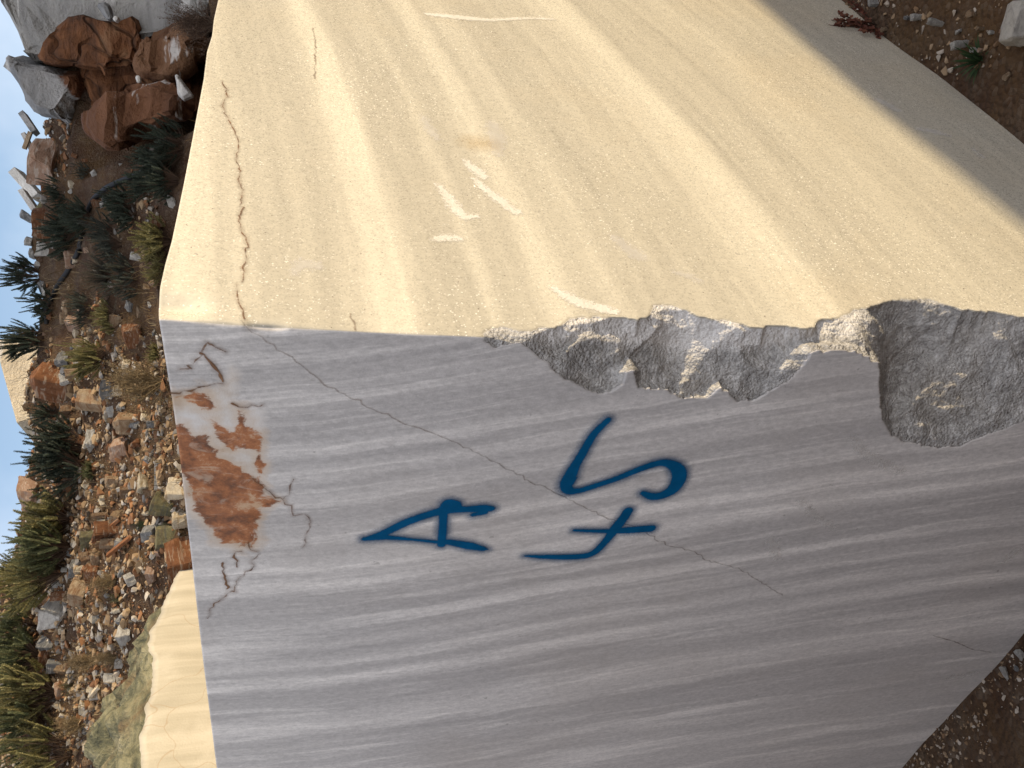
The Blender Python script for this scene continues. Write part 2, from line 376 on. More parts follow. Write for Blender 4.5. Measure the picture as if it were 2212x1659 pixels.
def y_to_t(y): return (y - 600) / 1300.
def marble(name, side):
    n = NT(name, .62); p = n.pos()
    t = n.at('band')
    mp = n.n('Mapping', {0: p, 3: (1., 1., .35)}).outputs[0] if side == 'L' else n.n('Mapping', {0: p, 3: (.5, .5, 1.)}).outputs[0]
    w1 = n.noise(mp, 5, 4, .55); w2 = n.noise(mp, 24, 3, .6)
    if side == 'L':
        tt = n.math('ADD', t, n.math('MULTIPLY', n.math('SUBTRACT', w1, .5), 22.)); tt = n.math('ADD', tt, n.math('MULTIPLY', n.math('SUBTRACT', w2, .5), 11.))
        f = n.math('MULTIPLY', n.math('SUBTRACT', tt, 600.), 1 / 1300.)
        k = lambda y: (y - 600) / 1300
        st = [(600, .45), (700, .25), (760, .2), (825, .42), (850, .15), (905, .2), (934, .62), (955, .15), (988, .7), (1005, .2), (1034, .6), (1050, .25), (1085, .2), (1118, .62),
              (1140, .3), (1180, .82), (1200, .45), (1222, .9), (1245, .2), (1290, .16), (1312, .5), (1330, .16), (1352, .6), (1366, .14), (1392, .66), (1408, .2), (1432, .8), (1446, .15), (1490, .3), (1528, .72), (1560, .22), (1700, .5)]
        v = n.ramp(f, [(k(y), (a, a, a)) for y, a in st])
        fine = n.noise(n.n('CombineXYZ', {0: n.math('MULTIPLY', tt, .035), 1: n.math('MULTIPLY', n.n('SeparateXYZ', {0: p}).outputs[2], .9)}).outputs[0], 3.2, 5, .6)
        sa = n.math('MULTIPLY_ADD', n.math('SUBTRACT', v, .22), .78, .10)
        def streak(k, zs, lo, hi):
            q = n.n('CombineXYZ', {0: n.math('MULTIPLY', tt, k), 1: n.math('MULTIPLY', n.n('SeparateXYZ', {0: p}).outputs[2], zs), 2: k * 77}).outputs[0]
            return n.n('MapRange', {0: n.noise(q, 1., 4, .62, .25), 1: lo, 2: hi}, interpolation_type='SMOOTHSTEP').outputs[0]
        v = n.math('ADD', sa, n.math('MULTIPLY', streak(.036, 1.5, .51, .68), .42))
        v = n.math('ADD', v, n.math('MULTIPLY', streak(.085, 2.4, .50, .70), .27))
        v = n.math('ADD', v, n.math('MULTIPLY', streak(.2, 3.5, .50, .74), .06))
        v = n.math('SUBTRACT', v, n.math('MULTIPLY', streak(.05, 2.0, .52, .70), .15))
        dark, lite = (.475, .452, .448, 1), (.93, .885, .855, 1)  # veined marble lightened in colour to make up for the dim shade here
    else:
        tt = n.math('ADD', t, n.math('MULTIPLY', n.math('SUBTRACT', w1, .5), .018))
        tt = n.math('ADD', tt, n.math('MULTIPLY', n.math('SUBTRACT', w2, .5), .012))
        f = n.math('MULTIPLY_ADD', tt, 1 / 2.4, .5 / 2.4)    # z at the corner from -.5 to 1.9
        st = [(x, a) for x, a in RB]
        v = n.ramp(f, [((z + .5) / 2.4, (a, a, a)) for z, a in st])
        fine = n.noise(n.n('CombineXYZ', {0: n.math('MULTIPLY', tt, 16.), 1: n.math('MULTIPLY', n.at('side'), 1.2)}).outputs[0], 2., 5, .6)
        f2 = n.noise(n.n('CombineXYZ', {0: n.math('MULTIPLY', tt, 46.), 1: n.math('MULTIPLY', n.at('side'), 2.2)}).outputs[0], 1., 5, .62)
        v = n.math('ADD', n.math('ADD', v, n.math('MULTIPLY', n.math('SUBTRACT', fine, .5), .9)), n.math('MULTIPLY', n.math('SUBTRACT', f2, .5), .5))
        dark, lite = (.425, .39, .325, 1), (.67, .62, .515, 1)  # same marble, colour lowered where the sun would clip it
    v = n.n('Clamp', {0: v}).outputs[0]
    col = n.mix(v, dark, lite)
    # crystalline grain, then painted sparkle
    g = n.n('TexVoronoi', {'Vector': p, 'Scale': 520.}, feature='F1'); gs = n.n('SeparateColor', {0: g.outputs['Color']})
    g2 = n.noise(p, 260, 2, .6)
    col = n.mix(n.math('MULTIPLY', n.math('SUBTRACT', g2, .25), .13 if side == 'R' else .62), col, n.mix(.5, col, (.22, .21, .20, 1)))
    g3 = n.noise(n.n('Mapping', {0: p, 3: (1., 1., .55)}).outputs[0], 150, 3, .75)
    gf = n.n('MapRange', {0: g3, 1: .3, 2: .7, 3: .85 if side == 'L' else .92, 4: 1.15 if side == 'L' else 1.08}).outputs[0]
    col = n.mix(1., col, n.n('CombineColor', {0: gf, 1: gf, 2: gf}).outputs[0], 'MULTIPLY')
    pits = n.math('MULTIPLY', n.math('GREATER_THAN', n.noise(p, 75, 2, .5), .735), n.ramp(n.noise(p, 4.1, 3, .6), [(.45, (0, 0, 0)), (.6, (1, 1, 1))]))
    col = n.mix(n.math('MULTIPLY', pits, .45), col, (.20, .185, .17, 1))
    big = n.noise(p, 2.2, 4, .6)
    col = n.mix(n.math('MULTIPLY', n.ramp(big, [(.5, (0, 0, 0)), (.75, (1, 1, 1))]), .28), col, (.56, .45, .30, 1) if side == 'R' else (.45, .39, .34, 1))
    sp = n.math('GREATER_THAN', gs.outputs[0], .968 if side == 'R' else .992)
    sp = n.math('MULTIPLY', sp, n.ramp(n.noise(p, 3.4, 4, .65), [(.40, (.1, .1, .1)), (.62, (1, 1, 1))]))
    col = n.mix(n.math('MULTIPLY', sp, .8 if side == 'R' else .2), col, (.93, .90, .84, 1))  # whiter crystal specks; their white also stands in for sun glints
    if side == 'L':
        nr1 = n.noise(p, 26, 7, .68, .6); nr2 = n.noise(n.n('Mapping', {0: p, 3: (6., 6., 1.)}).outputs[0], 7, 5, .65)
        pl = n.math('ADD', n.at('pale'), n.math('MULTIPLY', n.math('SUBTRACT', nr2, .5), 60.))
        pf = n.n('MapRange', {0: pl, 1: -14., 2: 10.}).outputs[0]
        pc = n.ramp(n.noise(p, 13, 6, .62), [(.35, (.50, .40, .32)), (.48, (.66, .60, .55)), (.62, (.74, .71, .70))])
        col = n.mix(n.math('MULTIPLY', pf, .9), col, pc)
        rl = n.math('ADD', n.at('rust'), n.math('MULTIPLY', n.math('SUBTRACT', n.math('ADD', n.math('MULTIPLY', nr1, .6), n.math('MULTIPLY', nr2, .4)), .485), 120.))
        rf = n.n('MapRange', {0: rl, 1: -3., 2: 3.}).outputs[0]
        halo = n.n('MapRange', {0: rl, 1: -26., 2: 4.}).outputs[0]
        col = n.mix(n.math('MULTIPLY', halo, .55), col, (.58, .40, .24, 1))
        rc = n.ramp(n.noise(p, 34, 6, .7), [(.34, (.11, .038, .016)), (.46, (.27, .088, .028)), (.56, (.42, .15, .05)), (.66, (.58, .38, .24))])
        ps = n.n('MapRange', {0: n.noise(n.n('Mapping', {0: p, 2: (0., 0., .0), 3: (22., 22., 9.)}).outputs[0], 1.6, 6, .68, .8), 1: .54, 2: .64}).outputs[0]
        col = n.mix(n.math('MULTIPLY', n.math('MULTIPLY', rf, .93), n.math('SUBTRACT', 1., n.math('MULTIPLY', ps, .5))), col, rc)
    # broken stone of the chips
    cn1 = n.noise(p, 55, 6, .7); cn2 = n.noise(p, 9, 5, .6); cn3 = n.noise(p, 190, 3, .7)
    cc_ = n.ramp(cn1, [(.3, (.24, .23, .225)), (.5, (.40, .385, .375)), (.72, (.62, .60, .585))])
    cc_ = n.mix(n.math('MULTIPLY', n.ramp(cn2, [(.50, (0, 0, 0)), (.66, (1, 1, 1))]), .6), cc_, (.52, .50, .485, 1))
    cc_ = n.mix(n.math('MULTIPLY', n.ramp(n.noise(p, 5.3, 4, .6), [(.52, (0, 0, 0)), (.7, (1, 1, 1))]), .25), cc_, (.28, .23, .17, 1))
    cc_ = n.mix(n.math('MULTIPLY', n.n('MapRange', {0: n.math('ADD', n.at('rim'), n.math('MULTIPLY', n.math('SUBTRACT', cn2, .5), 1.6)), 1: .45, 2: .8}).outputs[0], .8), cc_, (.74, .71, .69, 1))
    ch = n.at('chip')
    cf = n.n('MapRange', {0: ch, 1: .25, 2: .6}).outputs[0]
    cr_ = n.n('TexVoronoi', {'Vector': p, 'Scale': 230.}, feature='F1')
    cc_ = n.mix(.5, cc_, n.mix(1., cc_, n.ramp(n.n('SeparateColor', {0: cr_.outputs['Color']}).outputs[0], [(0, (.25, .25, .25)), (1, (.8, .8, .8))]), 'SOFT_LIGHT'))
    col = n.mix(cf, col, cc_)
    hs = n.math('ADD', n.math('MULTIPLY', n.noise(p, 330, 3, .6), .45), n.math('MULTIPLY', n.noise(p, 40, 3), .25))
    saw = n.noise(n.n('Mapping', {0: p, 3: (1., 1., .12)}).outputs[0], 160, 2)
    hs = n.math('ADD', hs, n.math('MULTIPLY', saw, .25))
    hc = n.math('ADD', n.math('MULTIPLY', cn1, 4.5), n.math('ADD', n.math('MULTIPLY', cn3, 2.2), n.math('MULTIPLY', cr_.outputs['Distance'], -2.)))
    hh = n.math('ADD', n.math('MULTIPLY', hs, n.math('SUBTRACT', 1., cf)), n.math('MULTIPLY', hc, cf))
    nb = n.bump(hh, n.math('MULTIPLY_ADD', cf, .4 if side == 'L' else .5, .34 if side == 'L' else .07), .0022)
    if side == 'R':
        # a few crystal facets turned at random catch the sun
        rv = n.n('VectorMath', {0: g.outputs['Color'], 1: (.5, .5, .5)}, operation='SUBTRACT').outputs[0]
        rv = n.n('VectorMath', {0: rv, 'Scale': 1.6}, operation='SCALE').outputs[0]
        nv = n.n('VectorMath', {0: n.n('NewGeometry').outputs['Normal'], 1: rv}, operation='ADD').outputs[0]
        nv = n.n('VectorMath', {0: nv}, operation='NORMALIZE').outputs[0]
        fs = n.math('MULTIPLY', n.math('GREATER_THAN', gs.outputs[1], .80), n.math('SUBTRACT', 1., cf))
        n.set(n.b.inputs['Coat Weight'], n.math('MULTIPLY', fs, .8)); n.set(n.b.inputs['Coat Normal'], nv); n.set(n.b.inputs['Coat Roughness'], .16)
    return n.done(col, nb)
def zc_at(x, y):                                            # band coordinate of a photo point on the right face
    s, z = xyR(x, y); return z - fr[3] * s - fr[4] * s * s - fr[5] * s * z
RB = []
for x, a in [(350, .55), (385, .85), (440, .8), (480, .4), (510, .5), (560, .25), (640, .2), (700, .22), (770, .35), (805, .9), (862, .95), (885, .35), (940, .15), (1010, .2), (1045, .5), (1065, .2), (1130, .25), (1175, .75), (1205, .7), (1240, .2), (1310, .55), (1340, .25), (1420, .2), (1500, .35), (1560, .3), (1705, .9), (1745, .9), (1790, .2), (1850, .4), (1960, .25), (2080, .55), (2150, .3)]:
    RB.append((zc_at(x, 600), a))
RB = sorted(RB)
MARL, MARR = marble('marble_shaded_veins_lightened', 'L'), marble('marble_sawn_face_dimmed', 'R')
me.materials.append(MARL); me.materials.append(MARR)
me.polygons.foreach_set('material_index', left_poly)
BLOCK = link('marble_block', me)
tag(BLOCK, 'big sawn marble block with blue painted marks on its shaded face', 'marble block')

# ---- cracks, scuffs and painted marks: thin skins a millimetre proud of the faces
def skin(name, D, strokes, mat, off, res=.0018, halo=.012, parent=BLOCK, label=None):
    """strokes: list of [(s, z, halfwidth), ...] in metres"""
    lo = np.array([min(p[0] - p[2] for s in strokes for p in s), min(p[1] - p[2] for s in strokes for p in s)]) - halo * 1.2
    hi = np.array([max(p[0] + p[2] for s in strokes for p in s), max(p[1] + p[2] for s in strokes for p in s)]) + halo * 1.2
    a = np.arange(lo[0], hi[0], res); b = np.arange(lo[1], hi[1], res)
    A, B = np.meshgrid(a, b); d = np.full(A.shape, 9.)
    for s in strokes:
        for p, q in zip(s[:-1], s[1:]):
            m = (A > min(p[0], q[0]) - .12) & (A < max(p[0], q[0]) + .12) & (B > min(p[1], q[1]) - .12) & (B < max(p[1], q[1]) + .12)
            e0_, e1_ = q[0] - p[0], q[1] - p[1]; L2 = e0_ * e0_ + e1_ * e1_ + 1e-12
            t = np.clip(((A[m] - p[0]) * e0_ + (B[m] - p[1]) * e1_) / L2, 0, 1)
            dd = np.hypot(A[m] - p[0] - t * e0_, B[m] - p[1] - t * e1_) - (p[2] + (q[2] - p[2]) * t)
            d[m] = np.minimum(d[m], dd)
    k = np.arange(A.size).reshape(A.shape)
    q = np.stack([k[:-1, :-1], k[:-1, 1:], k[1:, 1:], k[1:, :-1]], -1).reshape(-1, 4)
    q = q[(d.ravel()[q].min(1) < halo)]
    used, inv = np.unique(q, return_inverse=True)
    left = D is DL
    nrm = np.array([-D[1], D[0], 0]) if left else np.array([D[1], -D[0], 0])
    if nrm[1] > 0: nrm = -nrm
    s_, z_ = A.ravel()[used], B.ravel()[used]
    nz0 = np.array([-D[1], D[0], 0]) if left else np.array([D[1], -D[0], 0])
    und = .0022 * fbm(z_ * 2.1, s_ * 2.1, 0, 2, 61)
    Pt = facept(s_, z_, D) + nz0 * (-und * sstep(0, .15, s_))[:, None] + nrm * off
    f = inv.reshape(-1, 4)
    if left: f = f[:, ::-1]
    me = mesh_np(name, Pt, f, True); attr(me, 'd', d.ravel()[used])
    o = link(name, me, mat, parent)
    if label: o['label'] = label
    return o
def skin_mat(name, cols, edge, soft, nscale, namp, alpha=1., rough=.6, bumpy=.2):
    n = NT(name, rough); p = n.pos(); d = n.at('d')
    d2 = n.math('ADD', d, n.math('MULTIPLY', n.math('SUBTRACT', n.noise(p, nscale, 5, .65), .5), namp))
    d2 = n.math('ADD', d2, n.math('MULTIPLY', n.math('SUBTRACT', n.noise(p, nscale * 6, 2, .5), .5), namp * .5))
    a = n.n('MapRange', {0: d2, 1: edge + soft, 2: edge - soft, 3: 0., 4: alpha}).outputs[0]
    col = n.ramp(n.noise(p, 38, 4), [(.3, cols[0]), (.7, cols[1])])
    n.done(col, n.bump(n.noise(p, 260, 3), bumpy, .002))
    tr = n.n('BsdfTransparent'); mx = n.n('MixShader', {0: a, 1: tr.outputs[0], 2: n.b.outputs[0]})
    n.t.links.new(mx.outputs[0], n.out.inputs[0])
    return n.m, n, d, a, mx
PAINT, n_, d_, a_, mx_ = skin_mat('blue_spray_paint', [(.0, .070, .175), (.0, .095, .235)], 0, .0028, 300, .004, 1., .7)
n_.b.inputs['Specular IOR Level'].default_value = .08
hal = n_.n('MapRange', {0: n_.math('ADD', d_, n_.math('MULTIPLY', n_.math('SUBTRACT', n_.noise(n_.pos(), 500, 3, .7), .5), .016)), 1: .012, 2: -.002, 3: 0., 4: .45}, interpolation_type='SMOOTHSTEP').outputs[0]
n_.set(mx_.inputs[0], n_.math('MAXIMUM', a_, hal))
CRACK, n_, d_, a_, mx_ = skin_mat('crack_brown', [(.13, .065, .035), (.26, .14, .075)], 0, .0008, 60, .0018, .95, .9)
n_.set(mx_.inputs[0], n_.math('MAXIMUM', a_, n_.n('MapRange', {0: n_.math('ADD', d_, n_.math('MULTIPLY', n_.math('SUBTRACT', n_.noise(n_.pos(), 45, 5, .7), .5), .016)), 1: .0050, 2: -.001, 3: 0., 4: .22}).outputs[0]))
CRACKP = skin_mat('crack_faint', [(.20, .14, .10), (.30, .22, .16)], 0, .0014, 60, .0024, .7, .9)[0]
SCUFF = skin_mat('scuff_white', [(.74, .70, .63), (.82, .79, .74)], 0, .003, 170, .030, .8, .9, .6)[0]
SCUFFF = skin_mat('scuff_faint', [(.66, .63, .60), (.78, .75, .72)], 0, .005, 130, .036, .40, .9, .5)[0]
STAINY = skin_mat('ochre_stain', [(.52, .36, .16), (.60, .43, .22)], 0, .016, 30, .045, .26, .8)[0]
def zP(pts):                                                # photo coords of the lettering, width in the same pixels
    out = []
    for a, b, wd in pts:
        s, z = xyL(740.5 + a / 2.781, 850.2 + b / 2.781); s2, z2 = xyL(740.5 + a / 2.781, 850.2 + (b + wd / 2) / 2.781)
        out.append((s, z, math.hypot(s2 - s, z2 - z) * .80))
    return out
def smooth_pts(p, k=6):
    p = np.array(p); out = []
    for i in range(len(p) - 1):
        p0, p1, p2, p3 = p[max(i - 1, 0)], p[i], p[i + 1], p[min(i + 2, len(p) - 1)]
        for t in np.linspace(0, 1, k, endpoint=False):
            out.append(.5 * ((2 * p1) + (p2 - p0) * t + (2 * p0 - 5 * p1 + 4 * p2 - p3) * t * t + (3 * p1 - p0 - 3 * p2 + p3) * t ** 3))
    out.append(p[-1]); return [tuple(q) for q in out]
skin('painted_letter', DL, [smooth_pts(zP([(125, 872, 30), (240, 838, 50), (380, 770, 55), (520, 720, 55), (640, 690, 66), (740, 688, 50), (830, 682, 60), (890, 682, 46)])),
                            zP([(130, 870, 36), (260, 860, 40), (420, 873, 24), (560, 886, 30), (640, 886, 46), (760, 908, 58), (840, 925, 40), (872, 929, 10)]),
                            zP([(640, 665, 96), (664, 668, 90)]), zP([(604, 680, 52), (600, 790, 48), (592, 900, 48)]), zP([(780, 720, 34), (850, 705, 40)])], PAINT, .0012, label='blue spray-painted letter A')
skin('painted_numeral', DL, [smooth_pts(zP([(1092, 967, 16), (1200, 974, 34), (1400, 975, 44), (1500, 955, 44), (1575, 885, 46), (1640, 800, 62), (1680, 750, 58), (1712, 702, 58)])),
                             smooth_pts(zP([(1390, 815, 24), (1560, 822, 34), (1700, 818, 50), (1850, 808, 54)]))], PAINT, .0012, label='blue spray-painted numeral 4')
skin('painted_numeral', DL, [smooth_pts(zP([(1588, 150, 46), (1500, 240, 54), (1430, 360, 58), (1370, 460, 66), (1338, 530, 72), (1352, 572, 62), (1410, 575, 46), (1500, 550, 44), (1650, 500, 46), (1800, 440, 50), (1920, 408, 54), (2000, 440, 76), (2018, 500, 84), (1980, 570, 74), (1910, 608, 60), (1850, 612, 54), (1800, 592, 36)])),
                             zP([(1370, 480, 66), (1400, 420, 50), (1415, 410, 14)]), zP([(1360, 520, 70), (1400, 494, 18)])], PAINT, .0019, label='blue spray-painted numeral 5')
def crackline(pts, f, w0, jit=.0022):
    p = [f(x, y) for x, y in pts]; out = []
    for (s0, z0), (s1, z1) in zip(p[:-1], p[1:]):
        n = max(2, int(math.hypot(s1 - s0, z1 - z0) / .007))
        for t in np.arange(n) / n:
            out.append((s0 + (s1 - s0) * t + random.gauss(0, jit), z0 + (z1 - z0) * t + random.gauss(0, jit), w0 * random.uniform(.0, 1.1)))
    out.append((*p[-1], w0 * .5)); return out
def zb(pts): return [(740.5 + a / 2.781, 850.2 + b / 2.781) for a, b in pts]
C1 = [(523, 692), (545, 715), (590, 745), (630, 772), (665, 803), (700, 828), (740, 851)] + zb([(150, 75), (380, 180), (520, 228), (680, 285), (860, 375), (1000, 450), (1150, 535), (1290, 592), (1420, 660), (1530, 720), (1640, 765)]) + [(1370, 1138)] + zb([(1830, 840), (1960, 915), (2080, 935), (2200, 1000)]) + [(1590, 1226), (1640, 1254), (1690, 1285)]
skin('crack', DL, [crackline(C1, xyL, .0005, .0015)], CRACKP, .0008, .0014, .006, label='long thin brown crack running down the shaded face')
def zr(pts): return z3(pts)
skin('crack', DL, [crackline(zr([(540, 945), (600, 990), (660, 1050), (715, 1062), (750, 1100), (768, 1150)]), xyL, .0009), crackline(zr([(768, 1150), (830, 1138), (862, 1180), (840, 1260), (820, 1320)]), xyL, .0008),
                   crackline(zr([(715, 1062), (745, 1020), (770, 950)]), xyL, .001)], CRACK, .0008, .0014, .008, label='rusty forked crack beside the rust patch')
skin('crack', DL, [crackline(zr([(520, 1290), (545, 1330), (578, 1350), (530, 1440), (465, 1500), (440, 1555), (390, 1590), (340, 1630), (315, 1670), (300, 1710)]), xyL, .0011), crackline(zr([(470, 1330), (450, 1360), (460, 1430)]), xyL, .0018),
                   crackline(zr([(385, 1405), (390, 1470), (405, 1550)]), xyL, .0018)], CRACK, .0008, .0014, .008, label='rusty cracks below the rust patch')
skin('crack', DL, [crackline(zr([(60, 500), (170, 478), (300, 440), (385, 428)]), xyL, .0014), crackline(zr([(385, 420), (350, 340), (285, 285), (262, 262)]), xyL, .0034, .001),
                   crackline(zr([(262, 262), (290, 200), (330, 215), (400, 255)]), xyL, .0012), crackline(zr([(262, 262), (240, 305), (205, 345), (150, 350)]), xyL, .001), crackline(zr([(440, 540), (480, 562), (560, 556), (600, 545)]), xyL, .0016)],
     CRACK, .0008, .0014, .010, label='dark brown open fissure near the top corner')
skin('crack', DL, [crackline([(2015, 1372), (2060, 1385), (2100, 1402), (2140, 1408)], xyL, .0009, .0006)], CRACKP, .0008, .0014, .006)
skin('crack', DR, [crackline([(482, 175), (491, 208), (480, 216), (487, 245), (505, 275), (518, 315), (510, 338), (521, 370), (515, 380), (523, 410), (518, 490), (536, 533), (528, 570), (523, 610)], xyR, .0010, .0015), crackline([(510, 615), (518, 655), (528, 690)], xyR, .0015, .001)], CRACK, .0008, .0014, .006, label='thin rusty crack on the sunlit face')
for c_ in ([(676, 60), (681, 90), (680, 170)], [(755, 680), (765, 705), (768, 714)]): skin('crack', DR, [crackline(c_, xyR, .0014, .001)], CRACKP, .0008, .0014, .006)
def blotch(pts, f):
    out = []
    for x, y, wd in pts:
        s, z = f(x, y); s2, z2 = f(x, y + wd); s3, z3_ = f(x + wd, y); out.append((s, z, .5 * (math.hypot(s2 - s, z2 - z) + math.hypot(s3 - s, z3_ - z)) * .8))
    return out
skin('scuff', DR, [blotch([(948, 402, 6), (965, 425, 10), (985, 455, 13), (1005, 472, 10), (1030, 470, 6)], xyR)], SCUFF, .0008, .003, .012)
skin('scuff', DR, [blotch([(1025, 390, 6), (1045, 410, 9), (1075, 432, 11), (1115, 462, 10)], xyR), blotch([(1005, 350, 5), (1025, 368, 11), (1045, 385, 9)], xyR)], SCUFF, .0008, .003, .012)
skin('scuff', DR, [blotch([(945, 518, 9), (965, 515, 12), (992, 517, 7)], xyR)], SCUFF, .0008, .003, .012)
skin('scuff', DR, [blotch([(635, 590, 8), (655, 570, 18), (680, 575, 14)], xyR)], SCUFFF, .0008, .003, .014)
skin('scuff', DR, [blotch([(1195, 625, 8), (1225, 643, 13), (1265, 660, 16), (1300, 668, 14), (1330, 675, 9)], xyR)], SCUFF, .0008, .003, .014)
skin('scuff', DR, [blotch([(1325, 512, 7), (1350, 535, 14), (1375, 552, 18), (1390, 560, 8)], xyR), blotch([(1455, 590, 5), (1490, 600, 8), (1515, 610, 5)], xyR)], SCUFFF, .0008, .003, .014)
skin('scuff', DR, [blotch([(925, 32, 5), (960, 36, 7), (1000, 40, 8), (1060, 45, 5), (1140, 40, 4), (1195, 42, 3)], xyR)], SCUFF, .0008, .003, .012)
skin('scuff', DR, [blotch([(1065, 270, 12), (1075, 300, 16), (1075, 335, 9)], xyR), blotch([(915, 255, 6), (930, 285, 9), (945, 302, 5)], xyR)], SCUFFF, .0008, .003, .014)
skin('scuff', DR, [blotch([(1895, 216, 6), (1920, 228, 8), (1935, 238, 6)], xyR), blotch([(1985, 280, 5), (2020, 285, 8), (2045, 292, 4)], xyR), blotch([(2105, 325, 4), (2120, 338, 4)], xyR)], SCUFFF, .0008, .003, .014)
skin('stain', DR, [blotch([(1025, 312, 22), (1052, 312, 22)], xyR), blotch([(1095, 490, 22)], xyR), blotch([(830, 225, 18)], xyR)], STAINY, .0008, .004, .04)
skin('scuff', DL, [blotch([(1840, 945, 5), (1865, 975, 8), (1900, 1000, 9), (1945, 1018, 5)], xyL)], SCUFFF, .0008, .003, .012)
for b_ in ([(1665, 1165, 7), (1672, 1185, 9), (1680, 1205, 5)], [(1730, 1082, 5), (1755, 1110, 6), (1800, 1140, 4)], [(2055, 1462, 5), (2080, 1458, 5), (2110, 1452, 4)], [(2170, 1210, 6), (2195, 1190, 8)]):
    skin('scuff', DL, [blotch(b_, xyL)], SCUFFF, .0008, .003, .012)
# ------------------------------------------------------------------ rock building
def rock_mat(name, stops, vein=None, vs=3., rusty=0., scale=1., rough=.9):
    n = NT(name, rough); o = n.obj(); r = n.rnd()
    off = n.n('CombineXYZ', {0: n.math('MULTIPLY', r, 37.), 1: n.math('MULTIPLY', r, 91.), 2: n.math('MULTIPLY', r, 13.)}).outputs[0]
    p = n.n('VectorMath', {0: o, 1: off}, operation='ADD').outputs[0]
    a = n.noise(p, 2.6 * scale, 6, .62, .4); b = n.noise(p, 14 * scale, 5, .65)
    col = n.ramp(n.math('ADD', n.math('MULTIPLY', a, .7), n.math('MULTIPLY', b, .3)), stops)
    if vein:
        q = n.n('Mapping', {0: p, 3: (.35, .35, 1.6)}).outputs[0]
        col = n.mix(n.math('MULTIPLY', n.ramp(n.noise(q, vs, 5, .6, 1.2), [(.52, (0, 0, 0)), (.60, (1, 1, 1))]), .7), col, (*vein, 1))
    if rusty:
        col = n.mix(n.math('MULTIPLY', n.ramp(n.noise(p, 1.4 * scale, 6, .65), [(.47, (0, 0, 0)), (.58, (1, 1, 1))]), rusty), col, (.22, .09, .034, 1))
    hv = n.math('MULTIPLY_ADD', n.rnd(), .35, .82)
    col = n.mix(1., col, n.n('CombineColor', {0: hv, 1: hv, 2: hv}).outputs[0], 'MULTIPLY')
    return n.done(col, n.bump(n.math('ADD', b, n.math('MULTIPLY', n.noise(p, 50 * scale, 3), .4)), .8, .03))
RM = {
 'pale': rock_mat('pale_marble_rock', [(.3, (.38, .36, .34)), (.5, (.56, .54, .51)), (.7, (.68, .66, .63))], (.34, .32, .31), 2.4),
 'cream': rock_mat('cream_marble_rock', [(.3, (.50, .42, .31)), (.5, (.62, .54, .42)), (.7, (.70, .63, .52))], (.45, .32, .18), 2.),
 'tan': rock_mat('tan_rock', [(.3, (.20, .13, .075)), (.5, (.34, .25, .165)), (.7, (.46, .38, .28))], (.22, .11, .05), 3., .25),
 'rust': rock_mat('rust_rock', [(.3, (.085, .036, .017)), (.5, (.175, .070, .029)), (.7, (.27, .125, .06))], (.34, .26, .19), 2.6),
 'pink': rock_mat('pink_rock', [(.3, (.26, .15, .105)), (.5, (.40, .255, .18)), (.7, (.50, .37, .29))], (.55, .47, .40), 3., .25),
 'grey': rock_mat('grey_rock', [(.3, (.12, .12, .125)), (.5, (.20, .20, .205)), (.7, (.31, .305, .30))], (.42, .41, .40), 3.),
 'olive': rock_mat('olive_schist', [(.3, (.085, .08, .045)), (.5, (.17, .155, .085)), (.7, (.27, .25, .155))], (.09, .095, .085), 3., .15),
 'brown': rock_mat('brown_rock', [(.3, (.10, .058, .032)), (.5, (.19, .12, .07)), (.7, (.29, .20, .13))], (.30, .24, .18), 3., .3)}
def finish_rock(bm, cuts, amp, seed, freq=2.2, bev=.04):
    bmesh.ops.convex_hull(bm, input=bm.verts)
    for v in [v for v in bm.verts if not v.link_faces]: bm.verts.remove(v)
    bmesh.ops.dissolve_limit(bm, angle_limit=R(9), verts=bm.verts, edges=bm.edges)
    if bev:
        bmesh.ops.bevel(bm, geom=list(bm.edges), offset=bev, segments=1, affect='EDGES', clamp_overlap=True)
    bmesh.ops.triangulate(bm, faces=bm.faces)
    bmesh.ops.subdivide_edges(bm, edges=[e for e in bm.edges if e.calc_length() > .25 * max(freq, .01) / 2.2 * 0 + bev * 2.5], cuts=cuts, use_grid_fill=True)
    bmesh.ops.triangulate(bm, faces=bm.faces)
    bm.normal_update()
    co = np.array([v.co for v in bm.verts]); no = np.array([v.normal for v in bm.verts])
    d = amp * (fbm(co[:, 0] * freq, co[:, 1] * freq, co[:, 2] * freq, 4, seed, .55) - .25)
    st = amp * 1.1 * np.round(2.2 * vnoise(co[:, 0] * freq * .8, co[:, 1] * freq * .8, co[:, 2] * freq * 2.2, seed + 9)) * .5
    for v, k in zip(bm.verts, d + st): v.co += v.normal * float(k)
    for f in bm.faces: f.smooth = False
